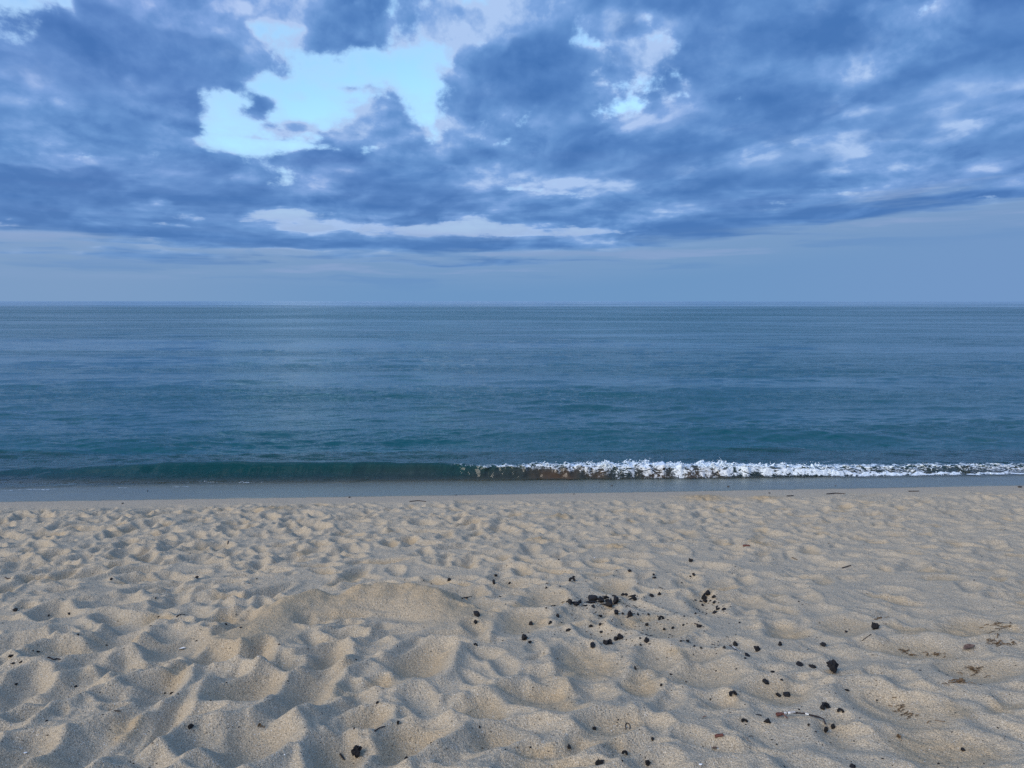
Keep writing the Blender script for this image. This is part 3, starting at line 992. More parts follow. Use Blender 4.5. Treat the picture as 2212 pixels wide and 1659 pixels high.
def build_foam():
    X, Y, Z, cf, ff = SEA
    wgt = (np.clip(cf - 0.45, 0, 1) * 1.0 + np.clip(ff - 0.5, 0, 1) * 0.5).ravel()
    cl = np.clip(-0.1 + 1.5 * fbm(X / 0.16, Y / 0.12, 2, 0.5, 90), 0, 1).ravel()
    wgt = wgt * cl * (np.abs(X.ravel()) < 10)
    wgt /= wgt.sum()
    n = 1700
    pick = rng.choice(len(wgt), n, p=wgt)
    C = np.stack([X.ravel()[pick], Y.ravel()[pick], Z.ravel()[pick]], -1)
    r = np.clip(rng.lognormal(math.log(0.0052), 0.4, n), 0.0028, 0.014)
    C += rng.normal(0, 0.008, C.shape)
    C[:, 2] += np.abs(rng.normal(0, 0.012, n)) * (cf.ravel()[pick] > 0.5)
    st = np.stack([rng.uniform(0.9, 2.4, n), np.ones(n), rng.uniform(0.6, 1.2, n)], -1)
    Cs, Rs, Ss = [C], [r], [st]
    for a in ((1405, 1005, 983, -0.9, 3, 3), (1558, 1005, 985, 0.1, 4, 4), (1275, 1006, 992, -0.3, 4, 5), (1330, 1006, 993, 0.2, 3, 15), (1660, 1006, 996, 0.3, 3, 6), (1470, 1004, 995, 0.2, 3, 16),
              (1190, 1008, 999, 0.0, 3, 9), (1770, 1006, 998, 0.0, 3, 10)):
        c, q, t = splash(*a)
        Cs.append(np.array(c))
        Rs.append(np.array(q))
        Ss.append(np.array(t, float))
    me = blobs_mesh('foam', np.concatenate(Cs), np.concatenate(Rs), np.concatenate(Ss))
    add_obj('sea_foam', me, M_foam, kind='stuff', label='white foam flecks and spray thrown up along the breaking crest')


build_foam()


# ------------------------------------------------------------------ charcoal, twigs and other bits on the sand
def chunk_mesh(seed, kind='chunk'):
    r = np.random.default_rng(seed)
    if kind == 'curl':                                 # a curled flake, open ring standing on edge
        n = 11
        V, F = [], []
        for i in range(n):
            a = R(-40) + i / (n - 1) * R(265)
            w = 0.13 + 0.06 * r.uniform()
            for (dr, dz) in ((-w, -0.16), (w, -0.16), (w, 0.16), (-w, 0.16)):
                rad = 0.36 + dr
                V.append((rad * math.cos(a) * 1.05, dz + 0.05 * r.normal(), 0.30 + rad * math.sin(a) * 0.9))
        for i in range(n - 1):
            for k in range(4):
                a, b = i * 4 + k, i * 4 + (k + 1) % 4
                F += [(a, b, b + 4), (a, b + 4, a + 4)]
        e = (n - 1) * 4
        F += [(0, 2, 1), (0, 3, 2), (e, e + 1, e + 2), (e, e + 2, e + 3)]
        return tri_mesh('charcoal', np.array(V), np.array(F), False)
    # irregular fractured lump: ico sphere, once subdivided, cut by random planes
    V = [tuple(v) for v in ICO_V]
    F = [tuple(f) for f in ICO_F]
    cache = {}

    def mid(a, b):
        k = (min(a, b), max(a, b))
        if k not in cache:
            p = np.array(V[a]) + np.array(V[b])
            V.append(tuple(p / np.linalg.norm(p)))
            cache[k] = len(V) - 1
        return cache[k]
    for _ in range(2 if kind == 'lump' else 1):
        F2 = []
        for a, b, c in F:
            ab, bc, ca = mid(a, b), mid(b, c), mid(c, a)
            F2 += [(a, ab, ca), (ab, b, bc), (ca, bc, c), (ab, bc, ca)]
        F = F2
    P = np.array(V) * 0.62
    ph = r.uniform(0, 6.28, 6)
    P = P * (1 + 0.20 * np.sin(P[:, 0:1] * 6 + ph[0]) * np.sin(P[:, 1:2] * 7 + ph[1]) + 0.16 * np.sin(P[:, 2:3] * 8 + ph[2]))
    for _ in range(9):
        nrm = r.normal(size=3)
        nrm /= np.linalg.norm(nrm)
        dd = r.uniform(0.26, 0.48)
        o = P @ nrm - dd
        P -= np.maximum(o, 0)[:, None] * nrm * 0.95
    P *= 1 + (0.07 if kind == 'lump' else 0.10) * r.normal(size=(len(P), 1))
    if kind == 'lump':
        P *= 1 + 0.16 * np.sin(P[:, 0:1] * 17 + ph[3]) * np.sin(P[:, 2:3] * 15 + ph[4])
        P *= (0.82, 0.8, 1.0)
    if kind == 'sliver':
        P *= (1.25, 0.42, 0.36)
    elif kind == 'flake':
        P *= (1.1, 0.8, 0.34)
    elif kind == 'tall':
        P *= (0.72, 0.72, 1.1)
    P[:, 2] -= P[:, 2].min() + 0.17
    P[:, :2] -= P[:, :2].mean(0)
    return tri_mesh('charcoal', P, np.array(F2), False)


COAL = {'chunk': [chunk_mesh(100 + i) for i in range(9)], 'flake': [chunk_mesh(200 + i, 'flake') for i in range(4)],
        'sliver': [chunk_mesh(300 + i, 'sliver') for i in range(4)], 'tall': [chunk_mesh(400 + i, 'tall') for i in range(3)],
        'curl': [chunk_mesh(500 + i, 'curl') for i in range(3)], 'lump': [chunk_mesh(600 + i, 'lump') for i in range(4)]}
for l in COAL.values():
    for me in l:
        me.materials.append(M_coal)

CROPS = {'A': (1100, 1360, 0.31646), 'B': (1700, 1400, 0.36166), 'C': (0, 1400, 0.31646), 'D': (500, 1400, 0.31646)}


def crop_px(c, cx, cy):
    ox, oy, s = CROPS[c]
    return (ox + cx * s) * 0.8848, (oy + cy * s) * 0.8848, s * 0.8848


CRUMBS = []


def coal(crop, cx, cy, w, kind='chunk', label=None, group=None, sit=0.0, name='charcoal_piece', rot=None, grow=1.12):
    px, py, s = crop_px(crop, cx, cy)
    x, y, t = on_sand(px, py)
    size = max(w * s * t / FPX * (grow * 0.86 if kind == 'lump' else grow), 0.009)
    me = random.choice(COAL[kind])
    o = add_obj(name, me, label=label, cat='charcoal', group=group, loc=(x, y, float(sand_z(x, y)) + sit - 0.004))
    o.rotation_euler = (random.uniform(-.25, .25), random.uniform(-.25, .25), random.uniform(0, 6.28) if rot is None else rot)
    if kind == 'sliver' and rot is None:
        o.rotation_euler[2] = random.uniform(-0.5, 0.5)
    if kind == 'curl':
        o.rotation_euler = (random.uniform(-.5, .2), random.uniform(-.6, .6), random.uniform(-.5, .5))
    o.scale = (size, size, size * random.uniform(0.8, 1.1))
    if group:
        CRUMBS.append((o, px, py, group))
    return o


# the main heap
PILE = [(875, 342, 30), (912, 338, 40), (945, 350, 55), (965, 365, 40), (965, 312, 30), (1000, 318, 40), (940, 330, 30), (1100, 330, 60), (1075, 355, 60), (1040, 374, 50),
        (1120, 318, 40), (1160, 350, 40), (1200, 365, 66), (1225, 380, 50), (1180, 303, 44), (1195, 320, 36), (1245, 295, 44), (1270, 288, 30), (1280, 352, 44), (1260, 340, 26),
        (1330, 296, 26), (1355, 300, 20), (1410, 295, 50), (1400, 318, 44), (1432, 300, 30), (1415, 335, 30), (1300, 328, 20), (1100, 380, 24), (1160, 390, 20), (1060, 393, 20),
        (1000, 350, 24), (1130, 345, 40), (1085, 310, 30), (1185, 345, 40), (925, 358, 34), (1145, 275, 16), (1215, 350, 30)]
for i, (cx, cy, w) in enumerate(PILE):
    coal('A', cx, cy, w, random.choice(['chunk', 'chunk', 'flake', 'sliver', 'sliver']), 'black charcoal piece heaped in the long main pile of the dead fire', 'charcoal heaped in the main fire pile', 0.0, grow=1.22)
# the second heap, in the hollow to its right
for cx, cy, w in [(1985, 290, 42), (1885, 328, 30), (1955, 325, 40), (1965, 345, 28), (2030, 312, 24), (1930, 345, 16), (2003, 340, 16), (2030, 358, 18), (2062, 383, 34), (2065, 400, 30),
                  (2108, 407, 34), (2040, 430, 32), (1945, 375, 20), (1960, 385, 16), (2080, 365, 18), (2040, 345, 12)]:
    coal('A', cx, cy, w, random.choice(['chunk', 'chunk', 'flake', 'tall']), 'black charcoal piece in the small heap inside the hollow right of the main pile', 'charcoal in the hollow right of the main pile')
# crumbs behind the pile, seaward
for cx, cy, w in [(835, 17, 18), (437, 62, 16), (263, 124, 20), (347, 146, 18), (745, 198, 22), (932, 144, 22), (950, 156, 14), (887, 107, 16), (862, 127, 12), (1203, 150, 20), (1118, 162, 10),
                  (1380, 114, 22), (1310, 137, 10), (1568, 141, 18), (1572, 163, 20), (1485, 174, 10), (1848, 150, 16), (1877, 141, 20), (1853, 162, 14), (2173, 129, 8), (1280, 104, 8),
                  (1445, 203, 8), (1328, 172, 8), (1785, 200, 12), (740, 240, 18), (455, 200, 20), (475, 201, 14)]:
    coal('A', cx, cy, w, random.choice(['chunk', 'flake']), 'small charcoal crumb scattered on the seaward side of the main pile', 'crumbs on the seaward side of the fire')
# crumbs around and below the pile
for cx, cy, w in [(1548, 301, 32), (1608, 288, 24), (790, 378, 30), (735, 393, 12), (1425, 378, 24), (1440, 390, 26), (1130, 403, 16), (1672, 390, 26), (1715, 412, 18), (1888, 438, 18), (1855, 462, 14),
                  (1803, 458, 12), (1747, 456, 12), (2010, 460, 10), (1190, 410, 14), (1222, 450, 14), (1328, 440, 16), (1370, 465, 20), (1425, 440, 22), (1445, 445, 20), (1465, 440, 20), (1490, 440, 24),
                  (1525, 445, 18), (1540, 455, 14), (1363, 522, 16), (1408, 547, 24), (1453, 537, 24), (1430, 520, 12), (1715, 550, 20), (1648, 560, 22), (1795, 528, 18), (1845, 565, 20), (1765, 583, 14),
                  (1945, 556, 22), (1693, 600, 16), (1640, 605, 14), (1515, 560, 12), (2027, 544, 10), (1590, 582, 12), (1330, 540, 12), (848, 500, 20), (712, 552, 18), (990, 495, 24), (278, 440, 10),
                  (503, 356, 12), (425, 365, 18), (457, 358, 14), (1160, 672, 12), (1315, 675, 18), (1350, 677, 16), (1468, 682, 20), (1460, 625, 12), (1355, 640, 8), (1405, 702, 8),
                  (1777, 650, 14), (1882, 690, 16), (1932, 699, 18), (2112, 702, 20), (487, 569, 18), (403, 645, 8), (690, 722, 10)]:
    coal('A', cx, cy, w, random.choice(['chunk', 'chunk', 'flake', 'sliver']), 'small charcoal crumb strewn on the sand around and just below the main pile', 'crumbs around the main fire pile')
# crumbs of the near right
for c, cx, cy, w in [('A', 1718, 810, 14), ('A', 2048, 746, 10), ('A', 1325, 772, 14), ('A', 1058, 757, 10), ('A', 1175, 888, 12), ('A', 2110, 915, 14), ('A', 2005, 1098, 8), ('A', 1528, 1108, 10),
                     ('A', 1290, 1256, 12), ('A', 660, 900, 8), ('A', 222, 1310, 12), ('A', 615, 1470, 10), ('A', 1322, 1570, 16), ('A', 1701, 718, 12), ('A', 1300, 918, 8),
                     ('B', 330, 575, 14), ('B', 483, 548, 14), ('B', 757, 514, 20), ('B', 940, 524, 14), ('B', 683, 299, 16), ('B', 375, 310, 20), ('B', 292, 335, 14), ('B', 295, 310, 16), ('B', 515, 666, 22),
                     ('B', 577, 716, 16), ('B', 1060, 757, 20), ('B', 1008, 760, 12), ('B', 932, 805, 24), ('B', 695, 918, 14), ('B', 758, 1022, 12), ('B', 573, 1037, 14), ('B', 1399, 258, 14), ('B', 1830, 863, 12),
                     ('B', 2000, 876, 16), ('B', 1781, 1185, 14), ('B', 1638, 1285, 14), ('B', 2034, 1041, 12), ('B', 771, 73, 12), ('B', 692, 192, 10), ('B', 1312, 119, 12), ('B', 2000, 142, 10), ('B', 1063, 535, 10),
                     ('B', 830, 336, 10), ('B', 898, 327, 10), ('B', 935, 403, 14), ('B', 1150, 478, 10), ('B', 1217, 720, 16), ('B', 275, 1072, 18), ('B', 542, 1157, 12), ('B', 187, 692, 12), ('B', 1090, 886, 10),
                     ('B', 1218, 858, 10), ('B', 95, 848, 12), ('B', 1875, 47, 10), ('B', 270, 645, 12)]:
    coal(c, cx, cy, w, random.choice(['chunk', 'flake']), 'tiny charcoal crumb on the near right sand, away from the heaps', 'crumbs on the near right sand')
# crumbs of the left
for c, cx, cy, w in [('C', 125, 195, 10), ('C', 117, 292, 22), ('C', 370, 323, 22), ('C', 537, 311, 20), ('C', 643, 200, 14), ('C', 653, 404, 16), ('C', 600, 460, 14), ('C', 600, 474, 12), ('C', 1117, 95, 10),
                     ('C', 1161, 404, 14), ('C', 1740, 393, 18), ('C', 1858, 416, 18), ('C', 163, 684, 18), ('C', 290, 603, 18), ('C', 283, 545, 14), ('C', 1300, 680, 20), ('C', 1275, 925, 14),
                     ('C', 1328, 925, 24), ('C', 1372, 930, 10), ('C', 1230, 985, 18), ('C', 765, 1334, 20), ('C', 238, 1217, 14), ('C', 357, 1138, 16), ('C', 1030, 1467, 14), ('C', 1515, 520, 16), ('C', 1938, 510, 16),
                     ('C', 860, 45, 18), ('C', 1520, 38, 18), ('C', 1888, 75, 14), ('C', 1980, 42, 14), ('C', 1200, 190, 14), ('C', 125, 857, 14), ('C', 740, 1110, 12), ('C', 1225, 333, 14), ('C', 822, 555, 14),
                     ('D', 1686, 50, 16), ('D', 1828, 44, 10), ('D', 1257, 112, 10), ('D', 1052, 97, 10), ('D', 1655, 134, 12), ('D', 2142, 160, 10), ('D', 1922, 198, 10), ('D', 573, 547, 12), ('D', 1167, 667, 12),
                     ('D', 1745, 1308, 10), ('D', 1150, 1197, 14), ('D', 2120, 1186, 12), ('D', 640, 832, 12), ('D', 930, 712, 10), ('D', 1770, 1198, 20)]:
    coal(c, cx, cy, w, random.choice(['chunk', 'flake']), 'tiny dark crumb lying on the left half of the sand', 'dark crumbs on the left sand')

# pieces one can single out
SINGLE = [
    ('A', 205, 452, 46, 'chunk', 'flat-topped charcoal piece just behind the pointed one, left of the fire'),
    ('A', 195, 513, 34, 'lump', 'pointed teardrop charcoal piece standing left of the fire, right of the dug bank'),
    ('A', 620, 519, 36, 'chunk', 'charcoal piece on the lit slope between pointed piece and rounded piece'),
    ('A', 772, 507, 42, 'lump', 'rounded charcoal piece alone in front of the main pile on the left'),
    ('A', 828, 457, 28, 'chunk', 'charcoal piece just below the left end of the main pile'),
    ('A', 910, 568, 38, 'chunk', 'charcoal piece on the crest below the rounded piece, left of the hollow'),
    ('A', 568, 640, 40, 'chunk', 'larger of two touching charcoal pieces in the left hollow'),
    ('A', 607, 660, 30, 'chunk', 'smaller of two touching charcoal pieces in the left hollow'),
    ('A', 333, 208, 30, 'tall', 'notched charcoal piece standing alone far left behind the main pile'),
    ('A', 943, 190, 44, 'curl', 'curled charcoal flake standing behind the main pile'),
    ('A', 1852, 34, 26, 'chunk', 'lone charcoal piece farthest towards the sea on the right'),
    ('A', 375, 300, 32, 'flake', 'flat charcoal flake on the far rim left of the main pile'),
    ('A', 130, 315, 34, 'sliver', 'thin charcoal sliver lying in the dip behind the dug bank'),
    ('A', 1285, 440, 36, 'chunk', 'charcoal piece just below the middle of the main pile'),
    ('A', 1385, 452, 40, 'chunk', 'charcoal piece just below the right end of the main pile'),
    ('A', 1152, 458, 28, 'chunk', 'round charcoal piece in the shallow bowl below the main pile'),
    ('A', 1155, 521, 24, 'chunk', 'charcoal piece at the lower lip of the shallow bowl'),
    ('A', 1077, 537, 28, 'chunk', 'charcoal piece at the left foot of the shallow bowl'),
    ('A', 1165, 572, 38, 'flake', 'jagged charcoal flake above the deep hollow with five pieces'),
    ('A', 1512, 528, 28, 'tall', 'upright charcoal piece at the rim of the bowl right of centre'),
    ('A', 1625, 483, 36, 'curl', 'curled charcoal flake between the two heaps, just below them'),
    ('A', 1915, 541, 28, 'chunk', 'charcoal piece beside the thin black stick under the second heap'),
    ('A', 1098, 690, 38, 'chunk', 'charcoal piece at the left end of the row in the deep hollow'),
    ('A', 1195, 672, 34, 'chunk', 'second charcoal piece of the row in the deep hollow'),
    ('A', 1228, 668, 42, 'chunk', 'third charcoal piece of the row, larger, in the deep hollow'),
    ('A', 1278, 640, 36, 'chunk', 'fourth charcoal piece of the row, tilted, in the deep hollow'),
    ('A', 1315, 630, 44, 'tall', 'tall charcoal piece topping the row in the deep hollow'),
    ('A', 1430, 674, 34, 'flake', 'flat charcoal piece right of the row in the deep hollow'),
    ('A', 1512, 650, 36, 'chunk', 'charcoal piece at the right rim of the deep hollow'),
    ('A', 1540, 668, 32, 'sliver', 'charcoal sliver touching the piece at the right rim of the deep hollow'),
    ('A', 1827, 653, 28, 'chunk', 'charcoal piece on the ridge right of the deep hollow'),
    ('A', 2026, 677, 30, 'flake', 'charcoal flake on the ridge left of the small ashy twig'),
    ('A', 2200, 682, 32, 'chunk', 'charcoal piece beside the upper end of the small ashy twig'),
    ('A', 190, 678, 26, 'curl', 'small curled charcoal flake in front of the dug bank'),
    ('A', 540, 740, 26, 'sliver', 'thin charcoal splinter on the slope below the two touching pieces'),
    ('A', 817, 776, 24, 'sliver', 'short charcoal splinter on the pale ridge left of centre'),
    ('A', 1428, 868, 22, 'tall', 'small upright charcoal piece on the left rim of the round bowl'),
    ('A', 1698, 905, 20, 'chunk', 'small charcoal piece on the upper left rim of the round bowl'),
    ('A', 1808, 961, 30, 'flake', 'charcoal flake lying inside the round bowl right of centre'),
    ('A', 2055, 878, 32, 'sliver', 'charcoal sliver on the right wall of the round bowl'),
    ('A', 1628, 992, 20, 'tall', 'small charcoal piece below the left side of the round bowl'),
    ('A', 2180, 1062, 46, 'curl', 'open curled charcoal ring below the round bowl'),
    ('A', 1638, 1188, 26, 'flake', 'flat oval charcoal flake on smooth sand under the round bowl'),
    ('A', 1108, 1327, 34, 'chunk', 'charcoal piece left of the thin hooked stem'),
    ('A', 1560, 1403, 26, 'chunk', 'charcoal piece between the hooked stem and the red-brown stub'),
    ('A', 912, 1467, 28, 'chunk', 'lone charcoal piece near the bottom edge, left of centre right'),
    ('A', 1345, 1520, 34, 'curl', 'curled charcoal flake close to the bottom edge'),
    ('A', 1148, 1595, 66, 'lump', 'big charcoal lump with pale ash spot at the bottom edge'),
    ('A', 1528, 1603, 46, 'lump', 'big charcoal lump cut by the bottom edge, right one of two'),
    ('B', 343, 556, 34, 'chunk', 'charcoal piece at the lower end of the small ashy twig'),
    ('B', 402, 526, 36, 'chunk', 'charcoal piece right of the small ashy twig'),
    ('B', 563, 485, 26, 'chunk', 'lone charcoal piece on the smooth slope right of the ashy twig'),
    ('B', 858, 492, 26, 'chunk', 'lone charcoal piece midway between the ashy twig and the big round lump'),
    ('B', 1018, 396, 32, 'flake', 'charcoal flake left of the big round lump'),
    ('B', 1200, 378, 50, 'lump', 'big round charcoal lump alone on the right'),
    ('B', 698, 615, 38, 'chunk', 'left one of three large charcoal lumps in a line'),
    ('B', 783, 633, 46, 'lump', 'middle one of three large charcoal lumps in a line'),
    ('B', 925, 675, 84, 'lump', 'largest jagged charcoal lump, standing at the right of three'),
    ('B', 432, 716, 40, 'sliver', 'bent charcoal splinter above the pointed piece'),
    ('B', 472, 740, 36, 'tall', 'pointed upright charcoal piece left of the warm sandy patch'),
    ('B', 549, 822, 30, 'chunk', 'left one of two charcoal pieces on the warm sandy patch'),
    ('B', 614, 824, 40, 'chunk', 'right one of two charcoal pieces on the warm sandy patch'),
    ('B', 1015, 785, 42, 'flake', 'flat oblong charcoal piece below the largest jagged lump'),
    ('B', 873, 915, 52, 'curl', 'large curled charcoal piece above the end of the burnt stick'),
    ('B', 967, 938, 34, 'curl', 'small hollow charcoal piece right of the end of the burnt stick'),
    ('B', 416, 955, 30, 'sliver', 'charcoal sliver left of the burnt stick'),
    ('B', 483, 1001, 34, 'chunk', 'charcoal piece below the left end of the burnt stick'),
    ('B', 322, 1003, 34, 'curl', 'small curled charcoal flake above the red-brown stub'),
    ('B', 928, 1038, 28, 'chunk', 'charcoal piece right below the end of the burnt stick'),
    ('B', 872, 1068, 32, 'tall', 'leaning charcoal piece lowest below the end of the burnt stick'),
    ('B', 1426, 922, 34, 'sliver', 'narrow charcoal piece inside the brown hollow on the right'),
    ('B', 1514, 656, 30, 'flake', 'lone charcoal piece between the brown hollow and the weed clumps'),
    ('B', 1925, 884, 24, 'flake', 'charcoal flake by the right edge beyond the brown hollow'),
    ('B', 1800, 1195, 22, 'chunk', 'charcoal piece near the bottom right corner'),
    ('B', 1058, 1308, 30, 'chunk', 'charcoal tip cut by the bottom edge on the right'),
    ('B', 137, 655, 30, 'sliver', 'charcoal splinter on the slope left of the three large lumps'),
    ('C', 85, 630, 48, 'flake', 'dark reddish charred piece at the left edge'),
    ('C', 95, 688, 36, 'sliver', 'black splinter at the left edge below the reddish piece'),
    ('C', 575, 868, 34, 'flake', 'flat black flake in the left foreground hollow'),
    ('C', 1465, 1183, 32, 'chunk', 'wedge of charcoal on the pale ridge of the left foreground'),
    ('C', 380, 1240, 28, 'sliver', 'black splinter on the slope in the lower left corner'),
    ('D', 1883, 53, 24, 'chunk', 'small charcoal piece beyond the dug bank towards the sea'),
    ('D', 1745, 597, 22, 'flake', 'dark flake on the warm slope right below the dug bank'),
    ('D', 1880, 640, 20, 'sliver', 'thin dark splinter at the right of the warm slope'),
    ('D', 1330, 996, 26, 'chunk', 'charcoal piece in the middle of the foreground, left of centre'),
    ('D', 1488, 1158, 32, 'tall', 'upright charcoal piece next to the curved black stick'),
    ('D', 1172, 1403, 84, 'lump', 'biggest charcoal lump of the lower left foreground'),
    ('D', 1550, 1428, 26, 'chunk', 'charcoal piece near the bottom edge right of the biggest lump'),
]
for c, cx, cy, w, kind, lab in SINGLE:
    coal(c, cx, cy, w, kind, lab)


# --- sticks
def tube(pts, radii, seg=7, jag=0.12, seed=0):
    r = np.random.default_rng(seed)
    pts = [Vector(p) for p in pts]
    V, F = [], []
    n = len(pts)
    for i, p in enumerate(pts):
        t = (pts[min(i + 1, n - 1)] - pts[max(i - 1, 0)]).normalized()
        u = t.cross(Vector((0, 0, 1)))
        if u.length < 1e-4:
            u = Vector((1, 0, 0))
        u.normalize()
        v = u.cross(t)
        for k in range(seg):
            a = 2 * math.pi * k / seg
            rr = radii[i] * (1 + jag * r.normal())
            V.append(p + u * math.cos(a) * rr + v * math.sin(a) * rr)
    for i in range(n - 1):
        for k in range(seg):
            a, b = i * seg + k, i * seg + (k + 1) % seg
            F += [(a, b, b + seg), (a, b + seg, a + seg)]
    V += [pts[0], pts[-1]]
    for k in range(seg):
        F += [(len(V) - 2, (k + 1) % seg, k), (len(V) - 1, (n - 1) * seg + k, (n - 1) * seg + (k + 1) % seg)]
    return np.array([tuple(v) for v in V]), np.array(F)


def path_on_sand(crop, pts, lift):
    out, tt = [], 0
    for cx, cy in pts:
        px, py, s = crop_px(crop, cx, cy)
        x, y, t = on_sand(px, py)
        out.append((x, y, float(sand_z(x, y)) + lift))
        tt = t
    return out, s * tt / FPX


def refine(pts, radii, k=4):
    P, Q = [], []
    for i in range(len(pts) - 1):
        for j in range(k):
            f = j / k
            P.append(tuple(np.array(pts[i]) * (1 - f) + np.array(pts[i + 1]) * f))
            Q.append(radii[i] * (1 - f) + radii[i + 1] * f)
    P.append(pts[-1])
    Q.append(radii[-1])
    return P, Q


def stick(name, crop, pts, wpx, mat, label, cat='stick', taper=0.7, lift=0.002, seed=1):
    P, m = path_on_sand(crop, pts, lift)
    r0 = wpx * m * 0.5
    rad = list(np.linspace(r0, r0 * taper, len(P)))
    P, rad = refine(P, rad)
    o0 = Vector(P[0])
    V, F = tube([tuple(Vector(p) - o0) for p in P], rad, 6, 0.10, seed)
    return add_obj(name, tri_mesh(name, V, F, False), mat, label=label, cat=cat, loc=o0)


# the burnt stick with white ash, in the right foreground
P, m = path_on_sand('B', [(540, 968), (580, 968), (620, 966), (665, 966), (735, 966), (760, 970), (820, 985), (858, 998)], 0.011)
zline = np.linspace(P[0][2], P[-1][2], len(P))
P = [(p[0], p[1], max(p[2], z)) for p, z in zip(P, zline)]
root = add_obj('burnt_stick', None, label='burnt stick with white ash on its bark and a thick reddish end', cat='stick', loc=P[0])
o0 = Vector(P[0])
rel = [tuple(Vector(p) - o0) for p in P]


def part(name, pts, rad, mat, seed, parent, jag=0.12):
    pts, rad = refine(pts, rad, 3)
    V, F = tube(pts, rad, 8, jag, seed)
    return add_obj(name, tri_mesh(name, V, F, False), mat, parent=parent)


k = m * 0.68
part('root_end', [rel[0], rel[1]], [17 * k, 13 * k], M_redwood, 1, root, 0.2)
part('shaft', rel[1:5], [10 * k, 9 * k, 8 * k, 7 * k], M_burnt, 2, root)
part('shaft', rel[5:8], [7.5 * k, 8 * k, 5 * k], M_burnt, 3, root)
part('broken_joint', rel[4:6], [5.5 * k, 5.5 * k], M_shell, 4, root)
fork = tuple(np.array(rel[1]) + np.array((0.012, -0.030, -0.004)))
part('side_stub', [rel[1], fork], [7 * k, 4 * k], M_redwood, 5, root)
tip = tuple(np.array(rel[7]) + np.array((-0.004, -0.028, -0.006)))
part('bent_tip', [rel[7], tip], [6 * k, 7 * k], M_burnt, 6, root)
up = lambda p: tuple(np.array(p) + np.array((0, -0.0022, 0.0025)))
part('ash_crust', [up(np.array(rel[1]) * .75 + np.array(rel[2]) * .25), up(np.array(rel[1]) * .3 + np.array(rel[2]) * .7)], [10 * k, 9.6 * k], M_ash, 7, root, 0.16)
part('ash_crust', [up(np.array(rel[1]) * .12 + np.array(rel[2]) * .88), up(rel[3])], [9.6 * k, 8.6 * k], M_ash, 8, root, 0.16)

# the small ashy twig
P, m = path_on_sand('B', [(222, 488), (245, 500), (268, 515), (300, 540)], 0.004)
root = add_obj('ashy_twig', None, label='small twig half white with ash, lying among three charcoal pieces', cat='twig', loc=P[0])
o0 = Vector(P[0])
rel = [tuple(Vector(p) - o0) for p in P]
part('tip', rel[0:2], [5 * m * .6, 6 * m * .6], M_burnt, 11, root)
part('ash_crust', rel[1:4], [6 * m * .6, 6 * m * .6, 5 * m * .5], M_ash, 12, root, 0.22)
part('charred_side', [tuple(np.array(p) + np.array((-0.004, 0.004, -0.002))) for p in rel[1:4]], [6 * m * .6, 6 * m * .6, 5 * m * .6], M_burnt, 13, root, 0.2)

stick('wooden_stub', 'A', [(2038, 1390), (2070, 1383), (2104, 1378)], 22, M_redwood, 'short red-brown wooden stub lying left below the burnt stick', 'stub', 0.9, 0.004, 21)
stick('hooked_stem', 'A', [(1352, 1332), (1348, 1300), (1358, 1283), (1375, 1287), (1384, 1308), (1382, 1332)], 6, M_burnt, 'thin dark stem bent into a hook on a warm sand slope', 'stem', 0.9, 0.002, 22)
stick('pale_looped_stem', 'B', [(385, 1100), (360, 1098), (343, 1110), (348, 1130), (366, 1134)], 5, M_twig, 'thin pale stem bent into a loop right of the red-brown stub', 'stem', 0.9, 0.001, 23)
stick('black_stick', 'A', [(1880, 514), (1915, 527), (1955, 542)], 7, M_burnt, 'thin straight black stick right below the second charcoal heap', 'stick', 0.7, 0.003, 24)
stick('twig', 'B', [(1612, 992), (1645, 999), (1678, 1002)], 7, M_twig, 'short pale twig right of the brown hollow near the bottom right', 'twig', 0.8, 0.002, 25)
stick('curved_black_stick', 'D', [(1312, 1222), (1335, 1205), (1362, 1192), (1392, 1186)], 10, M_burnt, 'curved black stick on a hollow rim in the middle foreground', 'stick', 0.6, 0.004, 26)
stick('charred_splinter', 'D', [(1045, 1398), (1060, 1418), (1078, 1442)], 16, M_coal, 'charred splinter just left of the biggest lower-left charcoal lump', 'splinter', 0.6, 0.003, 27)
stick('charred_splinter', 'D', [(1985, 195), (2020, 188), (2060, 182)], 11, M_coal, 'charred splinter lying at the foot of a small hump behind the dug bank', 'splinter', 0.7, 0.003, 28)
stick('dark_root', 'C', [(365, 650), (390, 655), (412, 668), (440, 660), (465, 668)], 9, M_burnt, 'wavy dark root in the hollow near the left edge', 'root', 0.7, 0.003, 29)
stick('dark_twig', 'C', [(1360, 340), (1378, 325), (1400, 318), (1428, 320)], 9, M_burnt, 'dark twig sticking out of a small sand ledge left of the dug bank', 'twig', 0.5, 0.003, 30)
stick('pale_straw', 'C', [(845, 1055), (885, 1062), (930, 1066)], 9, M_twig, 'pale straw in the left foreground between two deep prints', 'straw', 0.7, 0.003, 31)
stick('dark_twig', 'C', [(40, 32), (55, 42), (78, 42)], 8, M_burnt, 'small bent dark twig at the far left of the sand', 'twig', 0.7, 0.003, 32)
stick('dark_twig', 'B', [(1180, 412), (1150, 432), (1118, 455)], 5, M_burnt, 'faint dark twig trailing from the big round charcoal lump', 'twig', 0.7, 0.001, 33)
stick('dark_twig', 'A', [(1605, 232), (1625, 240), (1650, 255)], 5, M_burnt, 'hair-thin dark stem behind the gap between the two heaps', 'twig', 0.7, 0.002, 34)


